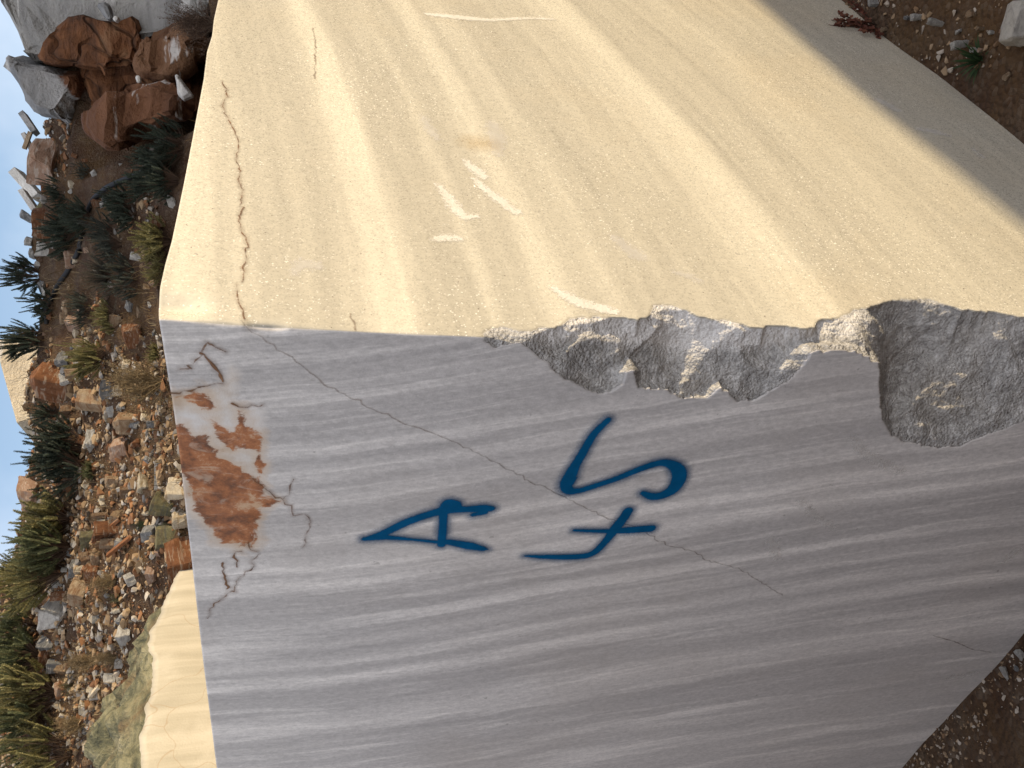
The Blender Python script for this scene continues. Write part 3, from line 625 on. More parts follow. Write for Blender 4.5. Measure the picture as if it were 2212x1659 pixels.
def proto(kind, seed):
    r = random.Random(seed); bm = bmesh.new()
    if kind == 'chunk':
        for sx in (-1, 1):
            for sy in (-1, 1):
                for sz in (-1, 1):
                    bm.verts.new((sx * r.uniform(.55, 1), sy * r.uniform(.55, 1), sz * r.uniform(.5, 1)))
        for _ in range(5):
            v = Vector((r.gauss(0, 1), r.gauss(0, 1), r.gauss(0, 1))).normalized() * r.uniform(.85, 1.05); bm.verts.new(v)
    elif kind == 'wedge':
        for _ in range(9):
            v = Vector((r.gauss(0, 1), r.gauss(0, 1), r.gauss(0, 1))).normalized(); bm.verts.new((v.x * 1.05, v.y, v.z * r.uniform(.6, 1.1)))
    elif kind == 'flat':
        n_ = r.choice([5, 6, 7])
        for k in range(n_):
            a = 2 * math.pi * k / n_ + r.uniform(-.25, .25); q = r.uniform(.75, 1.05)
            bm.verts.new((q * math.cos(a), q * math.sin(a) * .8, 1 - r.uniform(0, .25))); q *= r.uniform(.8, 1.05)
            bm.verts.new((q * math.cos(a), q * math.sin(a) * .8, -1))
    finish_rock(bm, 2, .07, seed, 2.2, .05)
    me = bpy.data.meshes.new('rock'); bm.to_mesh(me); bm.free(); me.materials.append(RM['tan']); return me
PR = {k: [proto(k, 10 * i + j) for j in range(n)] for i, (k, n) in enumerate([('chunk', 7), ('wedge', 5), ('flat', 5)])}
ORD = {}
def put_rock(x, y, h, wd, mt, label, kind='chunk', name='rock', group=None, lift=.32, tilt=.25, depth=None, base=None):
    """x, y: photo centre; h: upright height, wd: width, in photo pixels"""
    u, v = 1659 - y, x
    P = base(u, v + h * .5) if base else at(u, v + h * .42)
    d = (P - OEYE) @ FW
    sx, sz = wd * d / FPX / 2, h * d / FPX / 2
    sy = (sx * .75 + sz * .35) if depth is None else depth
    if kind == 'flat': sz *= 1.1
    o = bpy.data.objects.new(name, random.choice(PR[kind])); COL.objects.link(o)
    o.scale = (sx * .98, max(sy, sx * .8), sz * 1.15)
    o.rotation_euler = (random.uniform(-tilt, tilt), random.uniform(-tilt, tilt), (.85 + random.uniform(-.4, .4) + random.choice([0, math.pi])) if mt != 'pale2' else 0)
    up = P + np.array([0, .35 * sy, sz * (1 - lift)])
    o.location = up
    o.material_slots[0].link = 'OBJECT'; o.material_slots[0].material = RM[mt]
    return tag(o, label, 'rock', group)
ROCKS = [
 # x, y, height, width, material, kind, label
 (94, 350, 66, 98, 'pink', 'chunk', 'large pink-orange boulder beside the fallen white slabs on the skyline'),
 (200, 373, 24, 15, 'pale', 'wedge', 'small white stone next to the round grey-green plant on the shaded slope'),
 (55, 466, 38, 30, 'grey', 'wedge', 'pointed grey-brown stone on the skyline uphill of the cracked rusty boulder'),
 (94, 482, 56, 68, 'rust', 'chunk', 'cracked rust-pink boulder downhill of the pointed stone on the skyline'),
 (93, 540, 28, 44, 'pale', 'flat', 'broad white stone on the ledge side of the cracked rust-pink boulder'),
 (152, 560, 24, 46, 'pink', 'flat', 'pinkish rock half way down the slope beside the black hose'),
 (92, 628, 22, 38, 'pale', 'wedge', 'white stone at the foot of the spiky skyline shrub'),
 (343, 480, 28, 34, 'rust', 'flat', 'rust-brown rock just uphill of the sunlit edge of the marble block'),
 (370, 436, 20, 22, 'pale', 'chunk', 'pale stone tucked behind the block edge downhill of the dark shrubs'),
 (314, 520, 22, 20, 'grey', 'wedge', 'grey stone uphill of the rust-brown rock by the block edge'),
 (293, 553, 20, 24, 'pale', 'flat', 'pale wedge of stone between the grey stone and the yellow shrub'),
 (332, 614, 32, 30, 'pink', 'wedge', 'pinkish grey rock peeping over the block near its top corner'),
 (159, 700, 34, 32, 'pink', 'chunk', 'pale brown rock beside the straggly grey bush'),
 (138, 688, 22, 24, 'tan', 'chunk', 'tan rock uphill of the pale brown rock beside the straggly bush'),
 (286, 724, 48, 48, 'rust', 'chunk', 'square rust-brown boulder with orange top behind the block corner'),
 (331, 718, 16, 20, 'grey', 'wedge', 'round grey stone between the rust boulder and the block corner'),
 (136, 775, 22, 46, 'grey', 'flat', 'long grey-brown slab lying under the low green bush'),
 (160, 806, 36, 26, 'tan', 'flat', 'tan flat stone downhill of the long grey-brown slab'),
 (141, 818, 22, 40, 'pale', 'flat', 'pale elongated stone on the ledge side of the tan flat stone'),
 (104, 830, 80, 74, 'rust', 'chunk', 'big rust and slate boulder in front of the distant cut block'),
 (195, 862, 52, 60, 'tan', 'flat', 'big tan slab-like rock uphill of the dry straw bush'),
 (275, 790, 26, 30, 'cream', 'chunk', 'sunlit cream rock at the top of the dry straw bush'),
 (232, 842, 28, 70, 'grey', 'flat', 'long grey layered rock beside the dry straw bush'),
 (256, 842, 22, 34, 'cream', 'flat', 'sunlit flaky cream rock under the twigs of the dry straw bush'),
 (238, 890, 16, 22, 'pale', 'chunk', 'small white cube-like stone on the ledge side of the dry straw bush'),
 (228, 904, 18, 26, 'cream', 'wedge', 'pale wedge next to the small white cube-like stone'),
 (270, 918, 52, 44, 'tan', 'chunk', 'sunlit tan rock with a grey side on the ledge side of the dry straw bush'),
 (258, 970, 42, 52, 'pink', 'chunk', 'pink-brown rock with a deep hollow under it'),
 (291, 956, 38, 28, 'rust', 'wedge', 'orange wedge of rock leaning on the pink-brown rock'),
 (312, 944, 24, 30, 'tan', 'wedge', 'tan-brown stone downhill of the orange wedge'),
 (196, 952, 22, 48, 'pale', 'chunk', 'long pale block of stone uphill of the pink-brown rock'),
 (143, 884, 28, 26, 'brown', 'chunk', 'brown rounded rock at the foot of the low dark bush'),
 (331, 916, 25, 22, 'grey', 'flat', 'grey splinter of stone close uphill of the block edge'),
 (58, 1072, 44, 68, 'pink', 'chunk', 'tan-pink boulder on the skyline beside the tall green shrub'),
 (311, 1046, 44, 76, 'cream', 'wedge', 'big cream and orange rock uphill of the green schist'),
 (184, 1044, 20, 38, 'cream', 'wedge', 'bright cream rock downhill of the dark green shrub'),
 (240, 1041, 30, 20, 'tan', 'chunk', 'upright tan stone uphill of the big cream rock'),
 (270, 1063, 26, 24, 'brown', 'chunk', 'brown cubic stone beside the big cream and orange rock'),
 (288, 1083, 22, 20, 'tan', 'wedge', 'small tan wedge on the ledge side of the brown cubic stone'),
 (221, 1078, 12, 15, 'cream', 'chunk', 'small bright cream stone near the upright tan stone'),
 (216, 1113, 30, 16, 'brown', 'flat', 'thin brown slab at the upper end of the rock row'),
 (231, 1146, 54, 52, 'rust', 'flat', 'tilted rust-coloured slab in the row of rocks'),
 (235, 1173, 34, 28, 'tan', 'flat', 'tan leaf-shaped slab next to the rust-coloured slab'),
 (186, 1165, 37, 30, 'olive', 'chunk', 'olive-brown rock at the edge of the yellow-green shrub'),
 (189, 1202, 26, 36, 'brown', 'flat', 'dark thin rock on the ledge side of the olive-brown rock'),
 (207, 1203, 26, 34, 'tan', 'chunk', 'tan-grey angular rock uphill of the square rust block'),
 (198, 1242, 32, 44, 'rust', 'chunk', 'square rust-red block in the row of rocks'),
 (158, 1228, 22, 34, 'grey', 'chunk', 'grey cubic stone uphill of the square rust-red block'),
 (172, 1233, 18, 18, 'cream', 'chunk', 'small cream cube against the square rust-red block'),
 (167, 1282, 38, 58, 'tan', 'chunk', 'tall tan rock with a shaded lower side'),
 (130, 1286, 36, 24, 'rust', 'flat', 'bright orange slab leaning on the tall tan rock'),
 (122, 1262, 24, 18, 'pale', 'chunk', 'white chipped stone uphill of the bright orange slab'),
 (114, 1327, 52, 60, 'pale', 'chunk', 'big white angular boulder beside the bushes'),
 (320, 1153, 32, 34, 'grey', 'chunk', 'dark blue-grey stone lying on the green schist'),
 (326, 1240, 22, 38, 'pink', 'chunk', 'rounded pink stone lying on the green schist'),
 (26, 1178, 25, 36, 'rust', 'chunk', 'rust-red block sticking up on the skyline'),
 (46, 1208, 24, 26, 'rust', 'wedge', 'orange stone downhill of the rust-red skyline block'),
 (209, 1338, 18, 22, 'grey', 'flat', 'small striped grey stone in the dry grass'),
 (266, 1370, 30, 52, 'pale', 'chunk', 'pale rounded boulder with a dark underside near the ledge'),
 (241, 1398, 22, 42, 'tan', 'wedge', 'tan wedge beside the pale rounded boulder'),
 (256, 1432, 20, 22, 'pale', 'chunk', 'pale stone on the ledge side of the tan wedge'),
 (235, 1469, 26, 28, 'pale', 'chunk', 'clean white cube of stone uphill of the sunlit ledge'),
 (258, 1471, 12, 22, 'pale', 'flat', 'small pale stone just downhill of the clean white cube'),
 (268, 1475, 12, 14, 'rust', 'chunk', 'small orange stone downhill of the clean white cube'),
 (100, 1392, 28, 46, 'grey', 'flat', 'grey-blue split slab under the big white boulder'),
 (94, 1418, 26, 38, 'rust', 'chunk', 'rust-faced rock downhill of the grey-blue split slab'),
 (116, 1438, 28, 44, 'grey', 'flat', 'upright grey slab next to the rust-faced rock'),
 (180, 1522, 18, 28, 'cream', 'wedge', 'bright triangular stone in the straw-coloured grass'),
 (196, 1490, 14, 20, 'cream', 'flat', 'small bright flake uphill of the white cube'),
 (206, 1500, 22, 28, 'pale', 'flat', 'long pale sliver beside the small bright flake'),
 (230, 1622, 64, 80, 'tan', 'chunk', 'big tan slab with a curved shadow at the ledge end of the slope'),
 (220, 1578, 22, 36, 'cream', 'flat', 'cream rock with an orange face beside the big tan slab'),
 (188, 1612, 16, 30, 'cream', 'flat', 'flat cream stone uphill of the big tan slab'),
 (40, 1470, 26, 26, 'grey', 'wedge', 'dark grey stone among the uphill bushes'),
 (62, 520, 12, 28, 'pale', 'flat', 'white chip on the skyline downhill of the dead twiggy bush'),
 (80, 575, 14, 20, 'pale', 'chunk', 'white stone in the skyline scree beside the dead twiggy bush'),
 (68, 548, 14, 18, 'pale', 'chunk', 'small white stone under the dead twiggy bush'),
 (120, 405, 12, 14, 'pale', 'wedge', 'small white stone downhill of the standing slab'),
 (152, 412, 13, 16, 'pale', 'wedge', 'white pebble half hidden by a dark shrub on the shaded slope'),
 (385, 1056, 46, 56, 'cream', 'flat', 'bright cream slab wedged between the schist and the block'),
 (398, 1120, 48, 50, 'cream', 'flat', 'bright cream slab uphill of the orange rock and the block edge'),
 (386, 1218, 66, 104, 'rust', 'chunk', 'big orange-red rock between the green schist and the sunlit ledge'),
 (358, 1160, 40, 70, 'olive', 'flat', 'olive schist slab next to the dark blue-grey stone'),
 (350, 1090, 40, 80, 'olive', 'flat', 'olive schist slab downhill of the big cream and orange rock'),
]
for x, y, h, wd, mt, kd, lb in ROCKS:
    put_rock(x, y, h, wd, mt, lb, kd, 'boulder' if wd > 55 else 'rock')
# sawn offcut slabs lying at the skyline
def bar(x1, y1, x2, y2, wpx, mt, label, name='marble_slab', push=0.):
    a, b = at(1659 - y1, max(x1, 60) + 14), at(1659 - y2, x2 + 6)
    dm = min((b - OEYE) @ FW, 10.6) - push
    A = OEYE + ray(1659 - y1, x1) * dm; B = OEYE + ray(1659 - y2, x2) * dm
    ax = B - A; L = np.linalg.norm(ax); ax /= L; wv = wpx * dm / FPX
    yv = np.array([.25, 1, .1]); yv -= ax * (yv @ ax); yv /= np.linalg.norm(yv); zv = np.cross(ax, yv)
    bm = bmesh.new(); bmesh.ops.create_cube(bm, size=1)
    for v in bm.verts: v.co = Vector((v.co.x * L * random.uniform(.95, 1.03), v.co.y * wv * 2.2, v.co.z * wv * random.uniform(.9, 1.05)))
    bmesh.ops.bevel(bm, geom=list(bm.edges), offset=wv * .05, segments=1, affect='EDGES')
    me = bpy.data.meshes.new(name); bm.to_mesh(me); bm.free()
    o = link(name, me, RM[mt]); c = (A + B) / 2
    o.matrix_world = Matrix([[ax[i], yv[i], zv[i], c[i]] for i in range(3)] + [[0, 0, 0, 1]])
    return tag(o, label, 'stone slab')
bar(34, 372, 84, 428, 19, 'pale', 'thick white sawn slab sticking up past the skyline')
bar(48, 412, 78, 455, 12, 'pale', 'thinner white sawn slab lying under the thick one')
bar(110, 410, 82, 453, 9, 'olive', 'greenish slab standing on edge beside the white sawn slabs')
bar(49, 246, 78, 288, 12, 'grey', 'grey sawn slab leaning at the foot of the banded grey block')
bar(52, 290, 72, 330, 9, 'pale', 'pale thin slab between the grey slab and the pink-orange boulder', push=.1)
bar(66, 285, 52, 322, 8, 'tan', 'tan thin slab propped under the pale thin slab', push=.25)
bar(343, 996, 342, 1058, 17, 'grey', 'dark grey stone post lying beside the big cream and orange rock', 'stone_post')
bar(200, 1170, 258, 1120, 8, 'rust', 'narrow rust splinter in the row of rocks', 'stone_splinter')
bar(232, 1200, 282, 1160, 7, 'rust', 'long narrow rust splinter downhill of the leaf-shaped slab', 'stone_splinter')
bar(193, 1506, 214, 1482, 7, 'cream', 'long cream splinter in the straw-coloured grass', 'stone_splinter')

def rust_face():
    n = NT('rust_rock_face', .85); p = n.obj()
    a = n.noise(p, 2.2, 7, .66, .5); b = n.noise(n.n('Mapping', {0: p, 2: (.3, .6, .2), 3: (.5, .5, 2.)}).outputs[0], 5, 6, .66)
    col = n.ramp(n.math('ADD', n.math('MULTIPLY', a, .55), n.math('MULTIPLY', b, .45)), [(.34, (.035, .022, .016)), (.44, (.095, .040, .019)), (.55, (.175, .072, .030)), (.66, (.235, .125, .065)), (.74, (.33, .28, .24))])
    vo = n.n('TexVoronoi', {'Vector': n.n('VectorMath', {0: p, 1: n.n('VectorMath', {0: n.n('TexNoise', {'Vector': p, 'Scale': 2.}).outputs['Color'], 'Scale': .6}, operation='SCALE').outputs[0]}, operation='ADD').outputs[0], 'Scale': 2.1}, feature='DISTANCE_TO_EDGE').outputs['Distance']
    col = n.mix(n.n('MapRange', {0: vo, 1: .002, 2: .014, 3: .45, 4: 0.}).outputs[0], col, (.02, .013, .01, 1))
    h = n.math('ADD', n.math('MULTIPLY', a, 2.5), n.math('ADD', b, n.n('MapRange', {0: vo, 1: 0., 2: .05, 3: -1., 4: 0.}).outputs[0]))
    return n.done(col, n.bump(h, 1., .05))
RM['rust_face'] = rust_face()
# ---- outcrop boulders at the right: traced outlines given depth and thickness
def poly_rock(name, pts, d, thick, bulge, mt, label, seed, cat='boulder', amp=.05, parent=None, tilt=0., cuts=3, inner=.68):
    if d < 2:
        xm, ym = max(pts); d = (at(1659 - ym, min(xm, 425)) - OEYE) @ FW + d
    P = [OEYE + ray(1659 - y, x) * (d + tilt * (x - pts[0][0]) * .001) for x, y in pts]
    c = sum(P) / len(P); fwd = np.array([c[0] * .6, c[1], 0]); fwd /= np.linalg.norm(fwd)
    bm = bmesh.new()
    for q in P:
        bm.verts.new(q - c); bm.verts.new(q - c + fwd * thick * .7)
        bm.verts.new((q - c) * inner - fwd * bulge); bm.verts.new((q - c) * .8 + fwd * thick)
    finish_rock(bm, cuts, amp, seed, 2.4, .03)
    me = bpy.data.meshes.new(name); bm.to_mesh(me); bm.free()
    o = link(name, me, RM[mt] if isinstance(mt, str) else mt); o.location = c
    return tag(o, label, cat) if label else o
def banded(name, a, b, rust_at=None, rot=(.4, .2, .6), sc=2.2, lo=.46, hi=.52):
    n = NT(name, .75); p = n.obj()
    m = n.n('Mapping', {0: p, 2: rot, 3: (.25, .25, 1.)}).outputs[0]
    v = n.noise(m, sc * 2.2, 5, .6, .5)
    col = n.ramp(v, [(.35, a), (.62, b)])
    col = n.mix(n.math('MULTIPLY', n.ramp(n.noise(n.n('Mapping', {0: p, 2: rot, 3: (.2, .2, 1.)}).outputs[0], sc * 3, 4, .6, 1.), [(.60, (0, 0, 0)), (.66, (1, 1, 1))]), .7), col, (.66, .64, .62, 1))
    if rust_at:
        x, y, z, r = rust_at
        dd = n.n('VectorMath', {0: p, 1: (x, y, z)}, operation='DISTANCE').outputs['Value']
        k = n.math('ADD', n.math('DIVIDE', dd, r), n.math('MULTIPLY', n.math('SUBTRACT', n.noise(p, 3.2, 6, .6), .5), 1.1))
        rc = n.ramp(n.noise(p, 6, 6, .65), [(.3, (.075, .032, .016)), (.55, (.15, .06, .026)), (.75, (.22, .10, .048))])
        col = n.mix(n.ramp(k, [(.86, (1, 1, 1)), (.95, (0, 0, 0))]), col, rc)
    return n.done(col, n.bump(n.math('ADD', n.math('MULTIPLY', n.noise(p, 5, 7, .68), 2.5), n.noise(p, 30, 5, .6)), .9, .035))
poly_rock('boulder', [(-60, -120), (24, 20), (38, 62), (34, 122), (60, 128), (110, 124), (170, 120), (250, 80), (320, 44), (390, 40), (450, 44), (470, -40), (430, -140)], 7.95, 1.2, .03, banded('pale_banded_marble', (.22, .215, .21), (.42, .405, .385), None, (.1, .5, .2), 1.6), 'long pale sawn marble bench at the outcrop end of the slope', 3, 'boulder', .08, inner=.9)
poly_rock('boulder', [(82, 124), (104, 100), (128, 74), (139, 34), (200, 38), (290, 34), (312, 74), (318, 104), (300, 136), (262, 154), (205, 156), (135, 140)], 7.82, .5, .03, 'rust_face', 'huge dark rust-faced boulder under the pale marble bench', 5, 'boulder', .05, inner=.86)
poly_rock('boulder', [(180, 118), (330, 108), (425, 130), (440, 235), (350, 285), (236, 262), (178, 214)], 8.12, .6, .02, 'rust_face', 'broad shadowed rust face joining the boulders of the outcrop', 23, 'boulder', .09, inner=.9)
poly_rock('boulder', [(9, 118), (22, 112), (66, 120), (120, 138), (172, 148), (184, 178), (168, 215), (140, 258), (122, 266), (100, 258), (72, 248), (46, 214), (22, 170), (8, 136)], 8.0, .9, .16, banded('grey_veined_marble', (.20, .20, .205), (.33, .32, .315), (.1, .1, -.52, .42), (.5, .9, .3), 1.4), 'big smooth grey marble boulder with white veins in the outcrop', 7, 'boulder', .05, inner=.78)
poly_rock('boulder', [(278, 90), (290, 60), (340, 50), (400, 58), (425, 90), (415, 130), (378, 165), (330, 168), (292, 158), (276, 130)], 7.6, .8, .06, banded('rust_streaked_marble', (.12, .05, .022), (.22, .115, .06), None, (.2, .1, 1.2), 2.), 'rust boulder streaked with white in the shade under the bench', 9, 'boulder', .10, inner=.8)
poly_rock('boulder', [(232, 255), (262, 184), (290, 178), (350, 196), (402, 212), (398, 250), (350, 268), (302, 272), (270, 298), (246, 302), (214, 286), (206, 266)], 7.35, .8, .16, banded('red_marble', (.10, .042, .02), (.19, .085, .042), None, (.3, .8, .2), 2.6), 'low red-brown boulder with white streaked end in front of the outcrop', 12, 'boulder', .10, inner=.8)
poly_rock('rock', [(376, 160), (384, 158), (400, 180), (418, 206), (396, 222), (380, 205)], 7.1, .16, .05, 'pale', 'sharp white shard standing by the red-brown boulder', 14, 'rock', .015, cuts=2)
poly_rock('rock', [(292, 164), (302, 163), (304, 180), (296, 181)], 7.35, .08, .02, 'pale', 'small white chip at the foot of the streaked rust boulder', 15, 'rock', .01, cuts=1)
poly_rock('rock', [(206, 8), (232, 4), (243, 30), (240, 50), (226, 40)], 7.7, .2, .05, 'grey', 'grey stone hanging in the roots under the marble bench', 16, 'rock', .02, cuts=1)
poly_rock('rock', [(244, 36), (256, 34), (254, 46), (245, 46)], 7.7, .12, .03, 'pale', 'small pale stone downhill of the hanging grey stone', 17, 'rock', .01, cuts=1)

# ---- the sunlit sawn ledge at the left
def ledge():
    n = NT('sunlit_ledge_marble', .7); p = n.obj()
    m = n.n('Mapping', {0: p, 2: (.1, .0, 0), 3: (.12, .12, 1.)}).outputs[0]
    v = n.noise(n.n('Mapping', {0: p, 2: (0, .18, 0), 3: (1., 1., .07)}).outputs[0], 9, 5, .6, .3)
    col = n.ramp(v, [(.33, (.40, .36, .285)), (.5, (.46, .415, .33)), (.65, (.53, .48, .39))])
    col = n.mix(n.ramp(n.noise(p, 3.3, 5, .6), [(.55, (0, 0, 0)), (.72, (.6, .6, .6))]), col, (.58, .53, .44, 1))
    vo = n.n('TexVoronoi', {'Vector': n.n('VectorMath', {0: p, 1: n.n('VectorMath', {0: n.n('TexNoise', {'Vector': p, 'Scale': 3.}).outputs['Color'], 'Scale': .35}, operation='SCALE').outputs[0]}, operation='ADD').outputs[0], 'Scale': 1.3}, feature='DISTANCE_TO_EDGE')
    col = n.mix(n.n('MapRange', {0: vo.outputs['Distance'], 1: .001, 2: .006, 3: .35, 4: 0.}).outputs[0], col, (.32, .19, .09, 1))
    front = n.done(col, n.bump(n.noise(p, 70, 4), .3, .006))
    # top edge from the photo
    E = [(1659, 304), (1625, 306), (1590, 303), (1560, 311), (1540, 318), (1528, 312), (1510, 322), (1478, 328), (1440, 332), (1410, 325), (1390, 318), (1365, 322), (1345, 334), (1330, 342), (1318, 347), (1292, 356), (1276, 366), (1250, 374), (1225, 388), (1212, 400)]
    def hit(x, y):
        d = ray(1659 - y, x); nn = np.array([LN[0], LN[1], 0]); k = (nn @ (np.array([LA[0], LA[1], 0]) - OEYE)) / (nn @ d); return OEYE + d * k
    T = [hit(x, y) for y, x in E]
    t0 = T[0] + (T[0] - T[6]) * 1.0; t0[2] = T[0][2] - .02; T = [t0] + T
    P_ = []; n2 = []
    al = np.array([(q[:2] - LA) @ LD for q in T]); zt_ = np.array([q[2] for q in T])
    aa = np.arange(al[0], al[-1], .02); zz = np.interp(aa, al, zt_) + .012 * fbm(aa * 12, 0, 0, 3, 5)
    rows = 60; Vv = []
    for i in range(rows):
        f = i / (rows - 1)
        base = LA[None, :] + aa[:, None] * LD[None, :]
        off = .012 * fbm(aa * 2, f * 4, 0, 3, 15)
        z_ = zz * f + (-.1) * (1 - f)
        off = off - .012 * sstep(.95, 1, f) * (1 + .7 * fbm(aa * 5.3, f * 3, 0, 3, 18))
        q = base - LN[None, :] * off[:, None]
        Vv.append(np.stack([q[:, 0], q[:, 1], z_], -1))
    me_f = []
    A = np.array(Vv); bt = []
    for j in range(14):                                     # weathered schist skin running back from the lip
        g = j / 13
        base = LA[None, :] + aa[:, None] * LD[None, :] + LN[None, :] * (.05 + g * 1.1) + LN[None, :] * (.03 * np.maximum(fbm(aa * 6, g * 3, 0, 3, 19), -.02))[:, None]
        zz2 = zz + np.maximum(.42 * g + .10 * fbm(base[:, 0] * 3.5, base[:, 1] * 3.5, 0, 4, 77) * min(1, g * 5) + .035 * np.round(3 * vnoise(base[:, 0] * 5, base[:, 1] * 5, 0, 81)) * min(1, g * 5) + .02 * fbm(aa * 7, g * 5, 0, 3, 29), .12 * g) - .035 * (g == 0) + .03 * min(1, g * 13)
        bt.append(np.stack([base[:, 0], base[:, 1], zz2], -1))
    B = np.array(bt)
    def sheet(A):
        r, c = A.shape[:2]; k = np.arange(r * c).reshape(r, c)
        return A.reshape(-1, 3), np.stack([k[:-1, :-1], k[:-1, 1:], k[1:, 1:], k[1:, :-1]], -1).reshape(-1, 4)
    # front slab with real thickness
    Bk = A.copy(); Bk[..., :2] += LN * .45; Bk[-8:, :, 2] -= .40
    v1, f1 = sheet(A); v2, f2 = sheet(Bk); nV = len(v1)
    r, c = A.shape[:2]; k = np.arange(r * c).reshape(r, c)
    rim = [np.stack([k[-1, :-1], k[-1, 1:], k[-1, 1:] + nV, k[-1, :-1] + nV], -1), np.stack([k[:-1, -1], k[1:, -1], k[1:, -1] + nV, k[:-1, -1] + nV], -1), np.stack([k[:-1, 0], k[:-1, 0] + nV, k[1:, 0] + nV, k[1:, 0]], -1)]
    me = mesh_np('marble_ledge', np.concatenate([v1, v2]), np.concatenate([f1, f2[:, ::-1] + nV] + rim), True)
    o = link('marble_ledge', me, front); tag(o, 'sunlit cream marble ledge with fine cracks behind the shaded face of the block', 'marble ledge')
    v, f = sheet(B)
    link('schist_skin', mesh_np('schist_skin', v, f, True), RM['olive_skin'], o)
def schist_mat():
    n = NT('schist_skin', .9); p = n.obj()
    b = n.noise(n.n('Mapping', {0: p, 2: (0, 0, .5), 3: (1., .35, 1.)}).outputs[0], 9, 6, .65, .6); c = n.noise(p, 2.2, 5, .6)
    col = n.ramp(b, [(.3, (.045, .048, .035)), (.46, (.13, .125, .075)), (.6, (.25, .23, .14)), (.75, (.36, .32, .22))])
    col = n.mix(n.math('MULTIPLY', n.ramp(c, [(.5, (0, 0, 0)), (.65, (1, 1, 1))]), .6), col, (.19, .115, .06, 1))
    return n.done(col, n.bump(n.math('ADD', b, n.math('MULTIPLY', n.noise(p, 40, 4), .4)), 1., .06))
RM['olive_skin'] = schist_mat()
ledge()

# ---- the cut block far off on the skyline
def far_block():
    D0 = 15.5; az = R(68); rt = np.array([math.sin(az), math.cos(az), 0]); nn = np.array([rt[1], -rt[0], 0])
    c0 = OEYE + ray(836, 60) * D0
    def hit(u, v):
        d = ray(u, v); k = (nn @ (c0 - OEYE)) / (nn @ d); return OEYE + k * d
    q = [hit(745, 36), hit(928, -14), hit(930, 150), hit(775, 150)]
    bk = -nn * 1.3
    Vv = q + [a + bk for a in q]
    F_ = [(0, 1, 2, 3), (5, 4, 7, 6), (4, 5, 1, 0), (1, 5, 6, 2), (4, 0, 3, 7), (3, 2, 6, 7)]
    bm = bmesh.new(); vs = [bm.verts.new(a) for a in Vv]
    for f in F_: bm.faces.new([vs[i] for i in f])
    bmesh.ops.recalc_face_normals(bm, faces=bm.faces)
    bmesh.ops.bevel(bm, geom=list(bm.edges), offset=.02, segments=2, affect='EDGES')
    me = bpy.data.meshes.new('marble_block'); bm.to_mesh(me); bm.free()
    tag(link('marble_block', me, banded('far_marble', (.52, .44, .33), (.64, .55, .42), None, (0, 0, 0), 1.4)), 'distant cut marble block tilted on the skyline', 'marble block')
far_block()

# ---- masses out of frame that shade the scene; two are added only to darken
def bank(name, pts, thick, rgh, mt, label, cat, kind=None):
    pts = np.array(pts); L = np.concatenate([[0], np.cumsum(np.linalg.norm(np.diff(pts[:, :2], axis=0), axis=1))])
    a = np.arange(0, L[-1], .12); q = np.stack([np.interp(a, L, pts[:, i]) for i in range(3)], -1)
    q[:, 2] += rgh * fbm(a * 1.3, 0, 0, 4, 91)
    rows = []
    hd = np.array([SUN[0], SUN[1], 0]); hd /= np.linalg.norm(hd)
    for off, zf in ((-.35, 0), (-.15, .5), (0, 1), (thick * .6, 1), (thick, 0)):
        r_ = q.copy(); r_[:, :2] += hd[:2] * off; r_[:, 2] = q[:, 2] * zf + (-.3) * (1 - zf); 
        r_[:, :2] += (.25 * rgh * fbm(a * 2, zf * 3, off, 3, 95))[:, None] * hd[:2]; rows.append(r_)
    A = np.array(rows); r, c = A.shape[:2]; k = np.arange(r * c).reshape(r, c)
    f = np.stack([k[:-1, :-1], k[:-1, 1:], k[1:, 1:], k[1:, :-1]], -1).reshape(-1, 4)
    ends = [[k[0, 0], k[1, 0], k[2, 0], k[3, 0]], [k[0, 0], k[3, 0], k[4, 0], k[4, 0] - 0], [k[0, -1], k[3, -1], k[2, -1], k[1, -1]]]
    me = mesh_np(name, A.reshape(-1, 3), np.concatenate([f, np.array([ends[0], ends[2]])]), False)
    o = link(name, me, mt); return tag(o, label, cat, None, kind)
sh = []
for x, y in [(1560, -60), (1632, 0), (1850, 200), (2030, 340), (2212, 490), (2400, 650)]:
    s, z = xyR(x, y); sh.append(facept(s, z, DR) + SUN * 7.5)
sh = sh if sh[0][1] > sh[-1][1] else sh[::-1]
sh = [sh[0] + (sh[0] - sh[1]) * 2.0] + sh + [sh[-1] + (sh[-1] - sh[-2]) * 6]
for q in sh: q[2] = max(q[2], .5)
bank('neighbour_block', sh, 1.6, .0, RM['pale'], 'rough marble block standing beyond the sunlit face', 'marble block')
nL = np.array([-math.cos(aL), math.sin(aL), 0]); nL = nL if nL[1] < 0 else -nL
c0 = np.array([AX, AY, 0]) + nL * 2.6
bank('unseen_shade_bank', [c0 + DL * 5 + [0, 0, 1.5], c0 + DL * 2 + [0, 0, 1.7], c0 - DL * .2 + [0, 0, 1.5], c0 - DL * 1.6 + [0, 0, 1.1]][::-1], 2.5, .15, SOIL, 'unseen bank added behind the photographer to darken the shaded face', 'spoil bank', 'structure')  # unseen bank, put in to darken the lower part of the shaded face
nb_ = [q - SUN * 4.3 + np.array([0, 0, -.09]) for q in sh]
bank('unseen_shade_bank', nb_, 2.2, .0, SOIL, 'unseen low bank added to dim the foot of the sunlit face', 'spoil bank', 'structure')  # unseen bank, added to cut sky light low on the sunlit face
sp = []
for u, v in [(1400, 440), (1250, 400), (1130, 335), (1030, 250), (930, 170), (830, 110), (740, 62)]:
    P = at(u, v); sp.append(P + SUN * 9.0)
sp = [sp[0] + np.array([-.3, -1.2, -.3])] + sp + [sp[-1] + np.array([-.6, 5, 1.2])]
